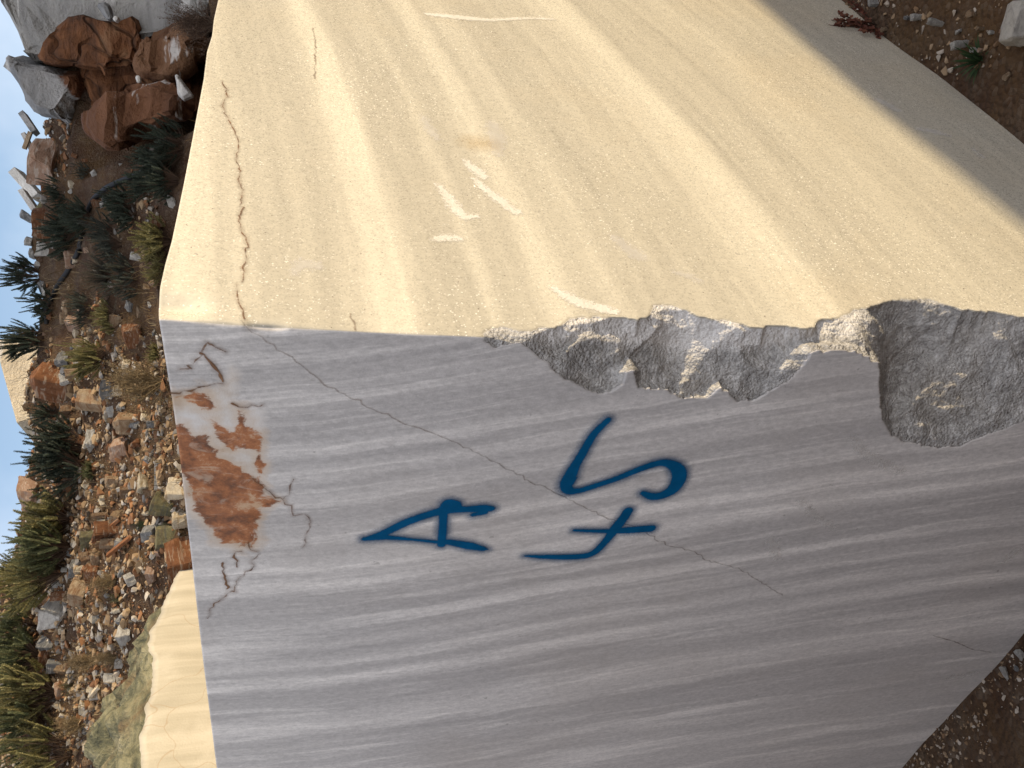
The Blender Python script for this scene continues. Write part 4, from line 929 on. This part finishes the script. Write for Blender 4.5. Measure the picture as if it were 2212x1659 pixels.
bank('unseen_shade_bank', sp, 3.0, .35, SOIL, 'high spoil bank beyond the outcrop', 'spoil bank', 'structure')

# ------------------------------------------------------------------ plants
def leaf_mat(name, a, b, c):
    n = NT(name, .7); r = n.n('NewGeometry').outputs['Random Per Island']
    col = n.ramp(r, [(0, a), (.6, b), (1, c)])
    n.done(col); d = n.n('BsdfTranslucent', {0: col}); mx = n.n('MixShader', {0: .22, 1: n.b.outputs[0], 2: d.outputs[0]})
    n.t.links.new(mx.outputs[0], n.out.inputs[0]); return n.m
LM = {'dark': leaf_mat('dark_green_leaf', (.030, .042, .031), (.050, .066, .047), (.085, .10, .068)),
      'mid': leaf_mat('green_leaf', (.075, .095, .045), (.14, .155, .072), (.23, .225, .11)),
      'yellow': leaf_mat('yellow_green_leaf', (.13, .125, .05), (.24, .22, .09), (.36, .31, .14)),
      'grey': leaf_mat('grey_green_leaf', (.045, .054, .044), (.07, .08, .065), (.11, .115, .09)),
      'straw': leaf_mat('dry_straw', (.12, .08, .04), (.24, .17, .09), (.36, .28, .16)),
      'twig': leaf_mat('twig', (.06, .035, .025), (.11, .07, .05), (.17, .12, .085)),
      'red': leaf_mat('red_twig', (.09, .03, .022), (.16, .06, .04), (.22, .10, .06)),
      'weed': leaf_mat('weed_leaf', (.02, .045, .018), (.035, .07, .025), (.05, .09, .035))}
def stem_path(r, L, spread, curl):
    th, ph = r.uniform(0, 2 * math.pi), abs(r.gauss(0, spread))
    d = Vector((math.cos(th) * math.sin(ph), math.sin(th) * math.sin(ph), math.cos(ph)))
    b = Vector((r.gauss(0, .05), r.gauss(0, .05), 0)); pts = [b]; n_ = 12
    for i in range(n_):
        d = (d + Vector((0, 0, curl)) + Vector((r.gauss(0, .05), r.gauss(0, .05), r.gauss(0, .04)))).normalized()
        pts.append(pts[-1] + d * (L / n_))
    return pts
def tube_into(Vs, Fs, pts, r0, r1, k=4):
    b0 = len(Vs)
    for i, p in enumerate(pts):
        t = (pts[min(i + 1, len(pts) - 1)] - pts[max(i - 1, 0)]).normalized()
        x = t.orthogonal().normalized(); y = t.cross(x); rr = r0 + (r1 - r0) * i / (len(pts) - 1)
        for j in range(k):
            a = 2 * math.pi * j / k; Vs.append(p + (x * math.cos(a) + y * math.sin(a)) * rr)
    for i in range(len(pts) - 1):
        for j in range(k):
            Fs.append((b0 + i * k + j, b0 + i * k + (j + 1) % k, b0 + (i + 1) * k + (j + 1) % k, b0 + (i + 1) * k + j))
def spurge(seed, n_st=40, spread=.72, leaf=.05, lw=.012, whorl=9, step=.016, curl=.06):
    r = random.Random(seed); Vs, Fs, Vl, Fl = [], [], [], []
    for s in range(n_st):
        L = r.uniform(.65, 1.05); pts = stem_path(r, L, spread, curl); tube_into(Vs, Fs, pts, .007, .003, 3)
        ln = 0; nxt = L * r.uniform(.10, .3)
        for a, b in zip(pts[:-1], pts[1:]):
            seg = (b - a).length; t = (b - a).normalized(); x = t.orthogonal().normalized(); y = t.cross(x)
            while nxt < ln + seg:
                p = a + t * (nxt - ln); k0 = r.uniform(0, 6.28); sc = 1 - .45 * (nxt / L) ** 3
                for j in range(whorl):
                    an = k0 + 6.283 * j / whorl + r.gauss(0, .25); o = x * math.cos(an) + y * math.sin(an)
                    dr = (o * r.uniform(.75, 1.1) + t * r.uniform(.35, .8)).normalized(); sd = dr.cross(t).normalized() * lw * sc
                    l = leaf * sc * r.uniform(.7, 1.15); i0 = len(Vl)
                    Vl += [p, p + dr * l * .5 + sd, p + dr * l, p + dr * l * .5 - sd]; Fl.append((i0, i0 + 1, i0 + 2, i0 + 3))
                nxt += step
            ln += seg
    return mesh_np('stems', Vs, Fs), mesh_np('foliage', Vl, Fl)
def twiggy(seed, n_st=40, spread=.7, sub=7, tips=True):
    r = random.Random(seed); Vs, Fs, Vl, Fl = [], [], [], []
    for s in range(n_st):
        L = r.uniform(.5, 1.05); pts = stem_path(r, L, spread, r.uniform(-.03, .06)); tube_into(Vs, Fs, pts, .008, .002, 3)
        for q in range(sub):
            i = r.randrange(4, len(pts) - 1); d = (pts[i + 1] - pts[i]).normalized(); d = (d + Vector((r.gauss(0, .6), r.gauss(0, .6), r.gauss(0, .5)))).normalized()
            pp = [pts[i] + d * (k * .05 * r.uniform(.8, 1.2)) + Vector((r.gauss(0, .006), r.gauss(0, .006), .004 * k * k)) for k in range(5)]
            tube_into(Vs, Fs, pp, .004, .0012, 3)
            for k in range(4 if tips else 1):
                p = pp[r.randrange(1, 5)]; o = Vector((r.gauss(0, 1), r.gauss(0, 1), r.gauss(0, 1))).normalized(); e = o.orthogonal().normalized(); l = r.uniform(.02, .05); i0 = len(Vl)
                Vl += [p, p + o * l * .5 + e * l * .28, p + o * l, p + o * l * .5 - e * l * .28]; Fl.append((i0, i0 + 1, i0 + 2, i0 + 3))
    return mesh_np('stems', Vs, Fs), mesh_np('foliage', Vl, Fl)
def twiggy_thick(seed):
    r = random.Random(seed); Vs, Fs, Vl, Fl = [], [], [], []
    for s in range(15):
        L = r.uniform(.6, 1.05); pts = stem_path(r, L, .6, .02); tube_into(Vs, Fs, pts, .022, .010, 4)
        for q in range(26):
            i = r.randrange(3, len(pts) - 1); p = pts[i].lerp(pts[i + 1], r.random())
            for k in range(3):
                o = Vector((r.gauss(0, 1), r.gauss(0, 1), r.gauss(0, 1))).normalized(); e = o.orthogonal().normalized(); l = r.uniform(.05, .11); i0 = len(Vl)
                Vl += [p, p + o * l * .5 + e * l * .3, p + o * l, p + o * l * .5 - e * l * .3]; Fl.append((i0, i0 + 1, i0 + 2, i0 + 3))
    return mesh_np('stems', Vs, Fs), mesh_np('foliage', Vl, Fl)
def rosette(seed):
    r = random.Random(seed); Vs, Fs, Vl, Fl = [], [], [], []
    tube_into(Vs, Fs, [Vector((0, 0, 0)), Vector((0, 0, .1)), Vector((0, 0, .2))], .03, .02, 5)
    for k in range(46):
        a = r.uniform(0, 6.283); t = r.uniform(.15, 1.25); L = r.uniform(.6, 1.05); w_ = r.uniform(.035, .06)
        d = Vector((math.cos(a) * math.sin(t), math.sin(a) * math.sin(t), math.cos(t))); sd = Vector((-math.sin(a), math.cos(a), 0))
        i0 = len(Vl); n_ = 5
        for i in range(n_ + 1):
            f = i / n_; c = Vector((0, 0, .08)) + d * L * f + Vector((0, 0, -.35 * L * f * f * math.sin(t))); ww = w_ * (1 - f) ** .6 * (1 + .35 * (i % 2))
            Vl += [c - sd * ww, c + sd * ww]
        for i in range(n_): Fl.append((i0 + 2 * i, i0 + 2 * i + 1, i0 + 2 * i + 3, i0 + 2 * i + 2))
    return mesh_np('stems', Vs, Fs), mesh_np('foliage', Vl, Fl)
def mound(seed, n_st=120, leaf=.045, lw=.011, whorl=7, step=.017, flat=1.0):
    r = random.Random(seed); Vs, Fs, Vl, Fl = [], [], [], []
    lumps = [(r.uniform(-.35, .35), r.uniform(-.35, .35), r.uniform(.0, .25), r.uniform(.25, .5)) for _ in range(6)]
    for s in range(n_st):
        lx, ly, lz, lr = r.choice(lumps)
        o = Vector((r.gauss(0, 1), r.gauss(0, 1), abs(r.gauss(.25, .8)) * flat)).normalized()
        b = Vector((lx, ly, lz)) + o * lr * r.uniform(.1, .75); L = r.uniform(.20, .42)
        d = (o + Vector((lx, ly, .35)) + Vector((r.gauss(0, .3), r.gauss(0, .3), r.gauss(0, .2)))).normalized(); pts = [b]
        for i in range(6):
            d = (d + Vector((r.gauss(0, .05), r.gauss(0, .05), .05))).normalized(); pts.append(pts[-1] + d * (L / 6))
        tube_into(Vs, Fs, [Vector((lx * .4, ly * .4, 0))] + pts, .006, .002, 3)
        nxt, ln = L * .1, 0
        for a, b2 in zip(pts[:-1], pts[1:]):
            seg = (b2 - a).length; t = (b2 - a).normalized(); x = t.orthogonal().normalized(); y = t.cross(x)
            while nxt < ln + seg:
                p = a + t * (nxt - ln); k0 = r.uniform(0, 6.28); sc = 1 - .4 * (nxt / L) ** 3
                for j in range(whorl):
                    an = k0 + 6.283 * j / whorl + r.gauss(0, .25); oo = x * math.cos(an) + y * math.sin(an)
                    dr = (oo * r.uniform(.7, 1.1) + t * r.uniform(.4, .9)).normalized(); sd = dr.cross(t).normalized() * lw * sc
                    l = leaf * sc * r.uniform(.7, 1.2); i0 = len(Vl)
                    Vl += [p, p + dr * l * .5 + sd, p + dr * l, p + dr * l * .5 - sd]; Fl.append((i0, i0 + 1, i0 + 2, i0 + 3))
                nxt += step
            ln += seg
    return mesh_np('stems', Vs, Fs), mesh_np('foliage', Vl, Fl)
SP = {'mound': [mound(31), mound(32, 100), mound(33, 140), mound(34, 110, flat=.7), mound(35, 90), mound(36, 70, .05, .012), mound(37, 80, .038, .010)], 'weed': [rosette(21)], 'spurge': [spurge(1), spurge(2, 50, .8), spurge(3, 38, .6)], 'low': [spurge(4, 70, 1.15, .055, .015, 9, .02, .05), spurge(5, 76, 1.05, .055, .015, 9, .02, .06), spurge(15, 60, 1.25, .06, .016, 9, .022, .03)],
      'fine': [spurge(6, 80, .75, .04, .008, 4, .026, .05)], 'twig': [twiggy(7), twiggy(8, 48, .85)], 'dry': [twiggy(9, 110, .8, 9), twiggy(10, 90, .9, 8)],
      'deadp': [twiggy_thick(12)], 'tuft': [spurge(11, 34, .7, .09, .012, 3, .06, .03)]}
PEXT = {}
for k in SP.values():
    for a, b in k:
        c_ = np.array([v.co for v in b.vertices]); PEXT[b.name] = (float(np.percentile(np.hypot(c_[:, 0], c_[:, 1]), 93)), float(np.percentile(c_[:, 2], 98)))
        a.materials.append(LM['twig']); b.materials.append(LM['mid'])
def put_plant(name, kind, x0, x1, y0, y1, fol, stem, label, cat='shrub', P=None, lean=0., n=None):
    """photo box: top x0, bottom x1, sides y0..y1"""
    u, v = 1659 - (y0 + y1) / 2, x1
    if P is None: P = at(u, v - .12 * (x1 - x0))
    d = (P - OEYE) @ FW
    h = (x1 - x0) * d / FPX; wd = (y1 - y0) * d / FPX
    if kind == 'mound': wd = max(wd, h * (1.0 if 'skyline' in label else 1.25))
    k = random.choice(SP[kind]); o = empty(name, P - np.array([0, 0, .02])); o.rotation_euler = (0, 0, random.uniform(0, 6.28))
    rad, hh = PEXT[k[1].name]
    o.scale = (wd / 2 / rad * 1.08, wd / 2 / rad * 1.08, h / hh)
    tag(o, label, cat)
    for me, mt, nm in ((k[0], stem, 'stems'), (k[1], fol, 'foliage')):
        c = bpy.data.objects.new(nm, me); COL.objects.link(c); c.parent = o
        c.material_slots[0].link = 'OBJECT'; c.material_slots[0].material = LM[mt]
    return o
PLANTS = [
 ('mound', -4, 46, 8, 84, 'mid', 'twig', 'dark shrub on the skyline uphill of the pale marble bench'),
 ('twig', -6, 30, 96, 160, 'red', 'red', 'reddish dead bush on the skyline behind the grey veined boulder'),
 ('twig', -4, 34, 158, 216, 'red', 'red', 'second reddish bush on the skyline on the ledge side of the first dead one'),
 ('mound', 0, 56, 204, 262, 'dark', 'twig', 'dark spiky shrub on the skyline where the grey boulder slopes down'),
 ('mound', -2, 50, 262, 308, 'mid', 'twig', 'spiky shrub on the skyline just uphill of the leaning grey slab'),
 ('mound', 0, 62, 304, 352, 'mid', 'twig', 'spiky green shrub on the skyline behind the pink-orange boulder'),
 ('twig', 5, 56, 498, 560, 'red', 'twig', 'dead twiggy reddish-grey bush on the skyline in the white scree'),
 ('mound', 12, 92, 556, 640, 'dark', 'twig', 'dense dark-green bottlebrush-like shrub on the skyline'),
 ('mound', 12, 106, 684, 752, 'dark', 'twig', 'dark shrub on the skyline beside the distant cut block'),
 ('twig', 18, 62, 664, 708, 'red', 'twig', 'shrub with red tips on the skyline'),
 ('mound', -20, 62, 950, 1030, 'mid', 'twig', 'tall green shrub on the skyline, the one nearer the distant cut block'),
 ('mound', -24, 60, 1030, 1120, 'mid', 'twig', 'tall green shrub on the skyline uphill of the tan-pink boulder'),
 ('dry', 192, 250, 178, 240, 'twig', 'twig', 'tangle of bare vine stems between the grey and red boulders'),
 ('dry', 378, 470, 10, 96, 'twig', 'twig', 'dark bare bush in the shade under the marble bench'),
 ('mound', 98, 188, 458, 556, 'dark', 'twig', 'low dark shrub downhill of the cracked rust-pink boulder'),
 ('mound', 222, 280, 396, 474, 'dark', 'twig', 'low dark shrub just under the bend of the black hose'),
 ('mound', 270, 345, 378, 424, 'dark', 'twig', 'dark shrub by the hose near the block edge'),
 ('mound', 318, 392, 362, 424, 'dark', 'twig', 'dark shrub leaning against the back of the block'),
 ('mound', 186, 246, 474, 520, 'grey', 'twig', 'grey-green bush with pale tips in the shaded slope'),
 ('mound', 160, 196, 352, 398, 'grey', 'twig', 'round grey-green plant on bare red soil'),
 ('mound', 312, 402, 288, 348, 'dark', 'twig', 'wide dark shrub in front of the red-brown boulder'),
 ('fine', 178, 244, 545, 645, 'grey', 'twig', 'thin grey-brown bush in the middle of the shaded slope'),
 ('mound', 60, 122, 630, 684, 'dark', 'twig', 'dark bush where the black hose disappears'),
 ('mound', 155, 232, 722, 790, 'yellow', 'twig', 'yellow-green low bush uphill of the dry straw bush'),
 ('mound', 206, 258, 656, 722, 'yellow', 'twig', 'yellow-green sunlit bush beside the square rust-brown boulder'),
 ('dry', 252, 362, 770, 880, 'straw', 'straw', 'big dry straw-coloured bush of thin stems'),
 ('mound', 78, 190, 925, 1000, 'dark', 'twig', 'large dark-green bush downhill of the tall skyline shrubs'),
 ('mound', 95, 190, 985, 1052, 'dark', 'twig', 'large dark-green bush right uphill of the bright cream rock'),
 ('mound', 80, 132, 868, 910, 'dark', 'twig', 'low dark bush downhill of the big rust and slate boulder'),
 ('mound', 62, 170, 1092, 1160, 'yellow', 'twig', 'sunlit yellow-green bush uphill of the olive-brown rock'),
 ('mound', 52, 160, 1150, 1215, 'mid', 'twig', 'green bush between two yellow-green ones on the sunny slope'),
 ('mound', 40, 150, 1195, 1262, 'yellow', 'twig', 'sunlit yellow-green bush uphill of the grey cubic stone'),
 ('mound', -5, 95, 1225, 1305, 'yellow', 'twig', 'yellow-green bush uphill of the bright orange slab'),
 ('mound', -12, 90, 1322, 1395, 'mid', 'twig', 'green bush uphill of the big white angular boulder'),
 ('mound', -10, 100, 1385, 1470, 'mid', 'twig', 'green bush uphill of the grey-blue split slab'),
 ('mound', 12, 134, 1468, 1545, 'yellow', 'twig', 'yellow-green bush on the ledge side, uphill of the triangular stone'),
 ('mound', -20, 110, 1525, 1610, 'mid', 'twig', 'tall green bush near the ledge end of the slope'),
 ('mound', 40, 170, 1585, 1665, 'yellow', 'twig', 'yellow-green bush uphill of the big tan slab'),
 ('mound', 140, 205, 440, 505, 'dark', 'twig', 'dark shrub between the broad white stone and the bend of the hose'),
 ('mound', 236, 300, 424, 480, 'dark', 'twig', 'dark shrub overlapping the one under the bend of the hose'),
 ('mound', 296, 372, 330, 392, 'dark', 'twig', 'dark shrub hiding the hose close to the block'),
 ('mound', 96, 150, 395, 450, 'dark', 'twig', 'small dark shrub at the foot of the standing greenish slab'),
 ('mound', 210, 268, 500, 560, 'grey', 'twig', 'pale-tipped bush next to the grey-green one on the shaded slope'),
 ('mound', 232, 300, 566, 640, 'grey', 'twig', 'straggly bush downhill of the thin grey-brown one'),
 ('mound', 148, 205, 640, 700, 'grey', 'twig', 'grey-green bush downhill of where the hose ends'),
 ('tuft', 288, 324, 1114, 1148, 'weed', 'twig', 'small bright-green tuft beside the dark blue-grey stone'),
 ('mound', 178, 208, 1002, 1026, 'mid', 'twig', 'small green plant on the ledge side of the bright cream rock'),
 ('mound', 300, 376, 488, 546, 'yellow', 'twig', 'yellow-green plant close behind the sunlit block edge'),
 ('mound', 312, 366, 548, 600, 'yellow', 'twig', 'lower yellow-green plant behind the block edge near the pinkish rock'),
 ('mound', 318, 352, 744, 782, 'yellow', 'twig', 'small yellow-green plant touching the dry straw bush'),
 ('dry', 200, 256, 1232, 1282, 'straw', 'straw', 'hanging tuft of brown grass downhill of the square rust-red block'),
 ('dry', 205, 262, 1398, 1440, 'straw', 'straw', 'straw-coloured tuft beside the tan wedge'),
 ('dry', 150, 210, 1405, 1450, 'straw', 'straw', 'straw-coloured tuft uphill of the clean white cube'),
 ('dry', 130, 190, 1535, 1590, 'straw', 'straw', 'straw-coloured tuft on the ledge side of the triangular stone'),
 ('tuft', 130, 162, 1464, 1500, 'mid', 'twig', 'small green seedling in the straw-coloured grass'),
 ('tuft', 232, 262, 1280, 1312, 'mid', 'twig', 'small green seedling downhill of the tall tan rock'),
]
for kd, x0, x1, y0, y1, fo, st, lb in PLANTS: put_plant('shrub', kd, x0, x1, y0, y1, fo, st, lb)

# ---- the black hose
def hose():
    px = [(436, 205), (421, 231), (400, 256), (380, 282), (345, 352), (330, 366), (305, 379), (266, 391), (234, 410), (215, 422), (204, 440), (194, 463), (189, 486), (184, 515), (176, 547), (162, 570), (143, 602), (125, 632), (111, 658), (105, 678), (104, 700)]
    pts = [at(1659 - y, x) for x, y in px]
    p = np.array(smooth_pts(pts, 5)); 
    for _ in range(12): p[1:-1] = (p[:-2] + 2 * p[1:-1] + p[2:]) / 4
    lift = np.maximum(hgt(p[:, 0], p[:, 1]) - p[:, 2], -.02) + .012
    for _ in range(10): lift[1:-1] = np.maximum(lift[1:-1], (lift[:-2] + 2 * lift[1:-1] + lift[2:]) / 4)
    p[:, 2] += lift
    for _ in range(4): p[1:-1] = (p[:-2] + 2 * p[1:-1] + p[2:]) / 4
    Vs, Fs = [], []; tube_into(Vs, Fs, [Vector(q) for q in p], .023, .023, 10)
    n = NT('black_rubber', .45); n.done((.012, .012, .013, 1))
    tag(link('hose', mesh_np('hose', Vs, Fs, True), n.m), 'thick black hose winding across the spoil slope', 'hose')
hose()

# ------------------------------------------------------------------ small stones, gravel, dry grass
mats_s = ['pale', 'tan', 'tan', 'rust', 'rust', 'grey', 'pink', 'brown', 'cream', 'cream', 'tan']
SLAB = {'pale': 'small white stone scattered in the rubble of the slope', 'tan': 'small tan stone scattered in the rubble of the slope', 'rust': 'small rust-coloured stone scattered in the rubble of the slope',
        'grey': 'small grey stone scattered in the rubble of the slope', 'pink': 'small pinkish stone scattered in the rubble of the slope', 'brown': 'small brown stone scattered in the rubble of the slope', 'cream': 'small cream stone scattered in the rubble of the slope'}
for x, y, h, wd, mt, kd, lb in [(218, 176, 22, 34, 'brown', 'wedge', 'brown rock in the dark gap between the three rust boulders'), (240, 160, 16, 22, 'pale', 'flat', 'white splinter in the dark gap between the three rust boulders'),
        (322, 176, 24, 30, 'rust', 'wedge', 'rust stone wedged between the streaked boulder and the red-brown one'), (206, 246, 20, 30, 'brown', 'chunk', 'brown stone under the lower end of the grey veined boulder'), (250, 300, 18, 24, 'tan', 'wedge', 'tan stone on bare soil off the end of the red-brown boulder'), (300, 300, 14, 20, 'pale', 'flat', 'pale stone on bare soil off the end of the red-brown boulder')]:
    put_rock(x, y, h, wd, mt, lb, kd)
ANCH = []
for x, y, h, wd, mt, kd, lb in ROCKS:
    ph = lb
    for cut in (' beside', ' next', ' on the', ' downhill', ' uphill', ' half', ' at the', ' just', ' tucked', ' between', ' peeping', ' behind', ' lying', ' in front', ' in the', ' under', ' near', ' with', ' leaning', ' close', ' above', ' sticking', ' hanging', ' against', ' touching', ' wedged', ' to the'):
        ph = ph.split(cut)[0]
    ANCH.append((x, y, ph))
cnt = {}
for a in ANCH: cnt[a[2]] = cnt.get(a[2], 0) + 1
ANCH = [a for a in ANCH if cnt[a[2]] == 1]
USED = set()
CN = {'pale': 'white', 'tan': 'tan', 'rust': 'rust-coloured', 'grey': 'grey', 'pink': 'pinkish', 'brown': 'brown', 'cream': 'cream'}
def stone_label(x, y, sz, mt):
    sw = 'tiny' if sz < 10 else 'small' if sz < 14 else 'fist-sized'
    for ax_, ay_, ph in sorted(ANCH, key=lambda a: (a[0] - x) ** 2 + (a[1] - y) ** 2)[:14]:
        dx, dy = x - ax_, y - ay_
        rel = ('uphill of' if dx < 0 else 'downhill of') if abs(dx) > abs(dy) else ('on the outcrop side of' if dy < 0 else 'on the ledge side of')
        l = f'{sw} {CN[mt]} stone {rel} the {ph}'
        if l not in USED and len(l.split()) <= 16: USED.add(l); return l
    return SLAB[mt]
r2 = random.Random(99); made = 0
while made < 250:
    y = r2.uniform(330, 1655); x = r2.uniform(60, 345)
    lim = np.interp(y, [300, 640, 700, 1160, 1659], [400, 345, 352, 400, 300]); 
    if x > lim - 10: continue
    mt = r2.choice(mats_s); sz = r2.choice([9, 10, 11, 12, 13, 15, 18, 22, 26])
    put_rock(x, y, sz * r2.uniform(.6, .95), sz * r2.uniform(.9, 1.4), mt, stone_label(x, y, sz, mt), r2.choice(['chunk', 'wedge', 'flat']), 'small_stone', 'small ' + mt + ' stones on the slope', tilt=.5); made += 1
def gravel(name, pts, sizes, mats, label, wts):
    base = []
    for s in range(6):
        r = random.Random(s + 400); bm = bmesh.new()
        for _ in range(9):
            v = Vector((r.gauss(0, 1), r.gauss(0, 1), r.gauss(0, .8))).normalized(); bm.verts.new((v.x, v.y * .8, v.z * .62))
        bmesh.ops.convex_hull(bm, input=bm.verts); bmesh.ops.triangulate(bm, faces=bm.faces)
        for v in [v for v in bm.verts if not v.link_faces]: bm.verts.remove(v)
        bm.verts.index_update(); base.append((np.array([v.co for v in bm.verts]), np.array([[v.index for v in f.verts] for f in bm.faces]))); bm.free()
    Vv, Ff, mi, nb = [], [], [], 0
    for (p, s) in zip(pts, sizes):
        b, f = base[rng.integers(6)]; a = rng.uniform(0, 6.28, 3); a[:2] *= .12
        ca, sa = math.cos(a[2]), math.sin(a[2]); t1 = math.sin(a[0] * 3) * .6
        rot = np.array([[ca, -sa, 0], [sa, ca, 0], [0, 0, 1]]) @ np.array([[1, 0, 0], [0, math.cos(t1), -math.sin(t1)], [0, math.sin(t1), math.cos(t1)]])
        Vv.append((b * s * rng.uniform(.8, 1.25, 3)) @ rot.T + p + np.array([0, 0, s * .25])); Ff.append(f + nb); nb += len(b); mi.append(np.full(len(f), rng.choice(len(mats), p=wts)))
    me = mesh_np(name, np.concatenate(Vv), np.concatenate(Ff))
    for m in mats: me.materials.append(m)
    me.polygons.foreach_set('material_index', np.concatenate(mi).astype(np.int32))
    tag(link(name, me), label, None, None, 'stuff')
def flatm(name, a, b):
    n = NT(name, .95); r = n.n('NewGeometry').outputs['Random Per Island']; col = n.ramp(r, [(0, a), (1, b)])
    return n.done(n.mix(n.math('MULTIPLY', n.noise(n.pos(), 60, 4), .5), col, (.18, .13, .09, 1)))
GM = [flatm('gravel_pale', (.33, .30, .265), (.56, .52, .47)), flatm('gravel_tan', (.24, .155, .085), (.44, .32, .20)), flatm('gravel_rust', (.16, .066, .028), (.34, .16, .07)), flatm('gravel_grey', (.14, .14, .14), (.28, .275, .27))]
N = 52000
gxp = rng.uniform(-4.4, 4.6, N); gyp = rng.uniform(5.5, 11.5, N)
dens = fbm(gxp * 1.1, gyp * 1.1, 0, 3, 55); kp = (dens > -.6 + .35 * rng.uniform(-1, 1, N) + 1.1 * sstep(-.2, 1.0, gxp)); kp = kp | ((gxp < .2) & (rng.uniform(0, 1, N) < .4)); gxp, gyp = gxp[kp], gyp[kp]
per = (gxp - LA[0]) * LN[0] + (gyp - LA[1]) * LN[1]; al_ = (gxp - LA[0]) * LD[0] + (gyp - LA[1]) * LD[1]; kp = ~((per > -.1) & (per < .5) & (al_ < 2.5)); gxp, gyp = gxp[kp], gyp[kp]
gravel('gravel', np.stack([gxp, gyp, hgt(gxp, gyp)], -1), (.007 + .05 * rng.power(.28, len(gxp))), GM, 'loose broken stone covering the spoil slope', [.20, .40, .28, .12])
# crumbs on the ground at the foot of the block
N = 16000
gxp = np.concatenate([rng.uniform(.7, 2.6, N), rng.uniform(-1.9, -.3, N)]); gyp = np.concatenate([rng.uniform(.5, 3.2, N), rng.uniform(.7, 2.6, N)])
g = fbm(gxp * 4, gyp * 4, 0, 3, 66); kp = np.where(gxp < 0, g > -.35, (g > .15) | (rng.uniform(0, 1, 2 * N) < .35)); gxp, gyp = gxp[kp], gyp[kp]
sz = .0025 + .010 * rng.power(.3, len(gxp)); sz = np.where(gxp < 0, .002 + .0055 * rng.power(.4, len(gxp)), sz)
gravel('gravel', np.stack([gxp, gyp, hgt(gxp, gyp)], -1), sz, [flatm('crumb_pale', (.34, .29, .24), (.50, .45, .40)), flatm('crumb_tan', (.24, .16, .09), (.36, .26, .17)), flatm('crumb_brown', (.13, .075, .04), (.22, .13, .07))], 'fine crumbs of stone on the brown ground at the foot of the block', [.35, .4, .25])
def grass():
    Vv, Ff = [], []
    N = 9000
    xs = rng.uniform(-4.4, 2.0, N); ys = rng.uniform(6.4, 10.8, N); k = fbm(xs * 1.4, ys * 1.4, 0, 2, 88) > .1; xs, ys = xs[k], ys[k]
    per = (xs - LA[0]) * LN[0] + (ys - LA[1]) * LN[1]; k = ~((per > -.1) & (per < .4) & ((xs - LA[0]) * LD[0] + (ys - LA[1]) * LD[1] < 2.5)); xs, ys = xs[k], ys[k]
    zs = hgt(xs, ys)
    for x, y, z in zip(xs, ys, zs):
        a = rng.uniform(0, 6.28); L = rng.uniform(.05, .17); l = rng.uniform(.2, 1.1); d = np.array([math.cos(a) * l, math.sin(a) * l, 1]); d /= np.linalg.norm(d)
        w_ = np.array([-math.sin(a), math.cos(a), 0]) * .0022; b = np.array([x, y, z]); m = b + d * L * .55; t = b + d * L + np.array([math.cos(a), math.sin(a), -.5]) * L * .25; i = len(Vv)
        Vv.extend([b - w_, b + w_, m + w_, m - w_, t + w_ * .3, t - w_ * .3]); Ff.extend([(i, i + 1, i + 2, i + 3), (i + 3, i + 2, i + 4, i + 5)])
    tag(link('dry_grass', mesh_np('dry_grass', Vv, Ff), LM['straw']), 'thin dry grass growing through the rubble', None, None, 'stuff')
grass()
# ---- ground stones and plants at the foot of the block
GS = [(1892, 6, 16, 26, 'pale', 'long white shard near the dead plant at the foot of the block'), (1980, 36, 20, 20, 'pale', 'white pointed stone on the brown ground right of the dead plant'), (1962, 38, 12, 12, 'grey', 'small grey stone touching the white pointed stone'),
      (2019, 48, 34, 15, 'pale', 'narrow white stone further along from the white pointed one'), (2066, 68, 17, 14, 'pale', 'rounded white stone close to the long pale shard by the weed'), (2068, 95, 40, 19, 'pale', 'long pale shard standing next to the green weed'),
      (2116, 62, 15, 12, 'tan', 'small tan pebble between the white stones and the big grey-white boulder'), (2140, 69, 9, 15, 'pale', 'thin white sliver near the big grey-white boulder'), (2102, 108, 14, 15, 'pale', 'small white stone right beside the green weed'), (2118, 108, 12, 14, 'pink', 'pinkish stone right beside the green weed'),
      (2172, 164, 12, 26, 'tan', 'elongated tan stone below the green weed'), (1915, 64, 12, 14, 'tan', 'small tan stone against the foot of the block by the dead plant'), (2162, 69, 12, 16, 'pink', 'pinkish pebble next to the big grey-white boulder'),
      (2098, 30, 18, 22, 'tan', 'tan stone above the big grey-white boulder'),
      (2162, 1458, 26, 34, 'pale', 'smooth white stone on the ground beside the shaded face'), (2200, 1416, 24, 28, 'pale', 'white stone closest to the bottom of the shaded face'), (2192, 1445, 10, 16, 'grey', 'small grey chip next to the smooth white stone')]
for x, y, h, wd, mt, lb in GS: put_rock(x, y, h, wd, mt, lb, random.choice(['wedge', 'flat']), 'stone', base=at0, lift=.2)
put_rock(2206, 48, 66, 96, 'pale', 'big rough grey-white boulder at the corner of the brown ground', 'chunk', 'boulder', base=lambda u, v: at0(u, 2240), lift=.15)
put_plant('dead_plant', 'deadp', 1770, 1890, 0, 100, 'red', 'twig', 'dead reddish-brown plant at the foot of the sunlit face', 'plant', P=at0(1659 - 60, 1893))
put_plant('green_weed', 'weed', 2050, 2130, 92, 172, 'weed', 'weed', 'dark-green spiky weed on the brown ground', 'plant', P=at0(1659 - 128, 2112))
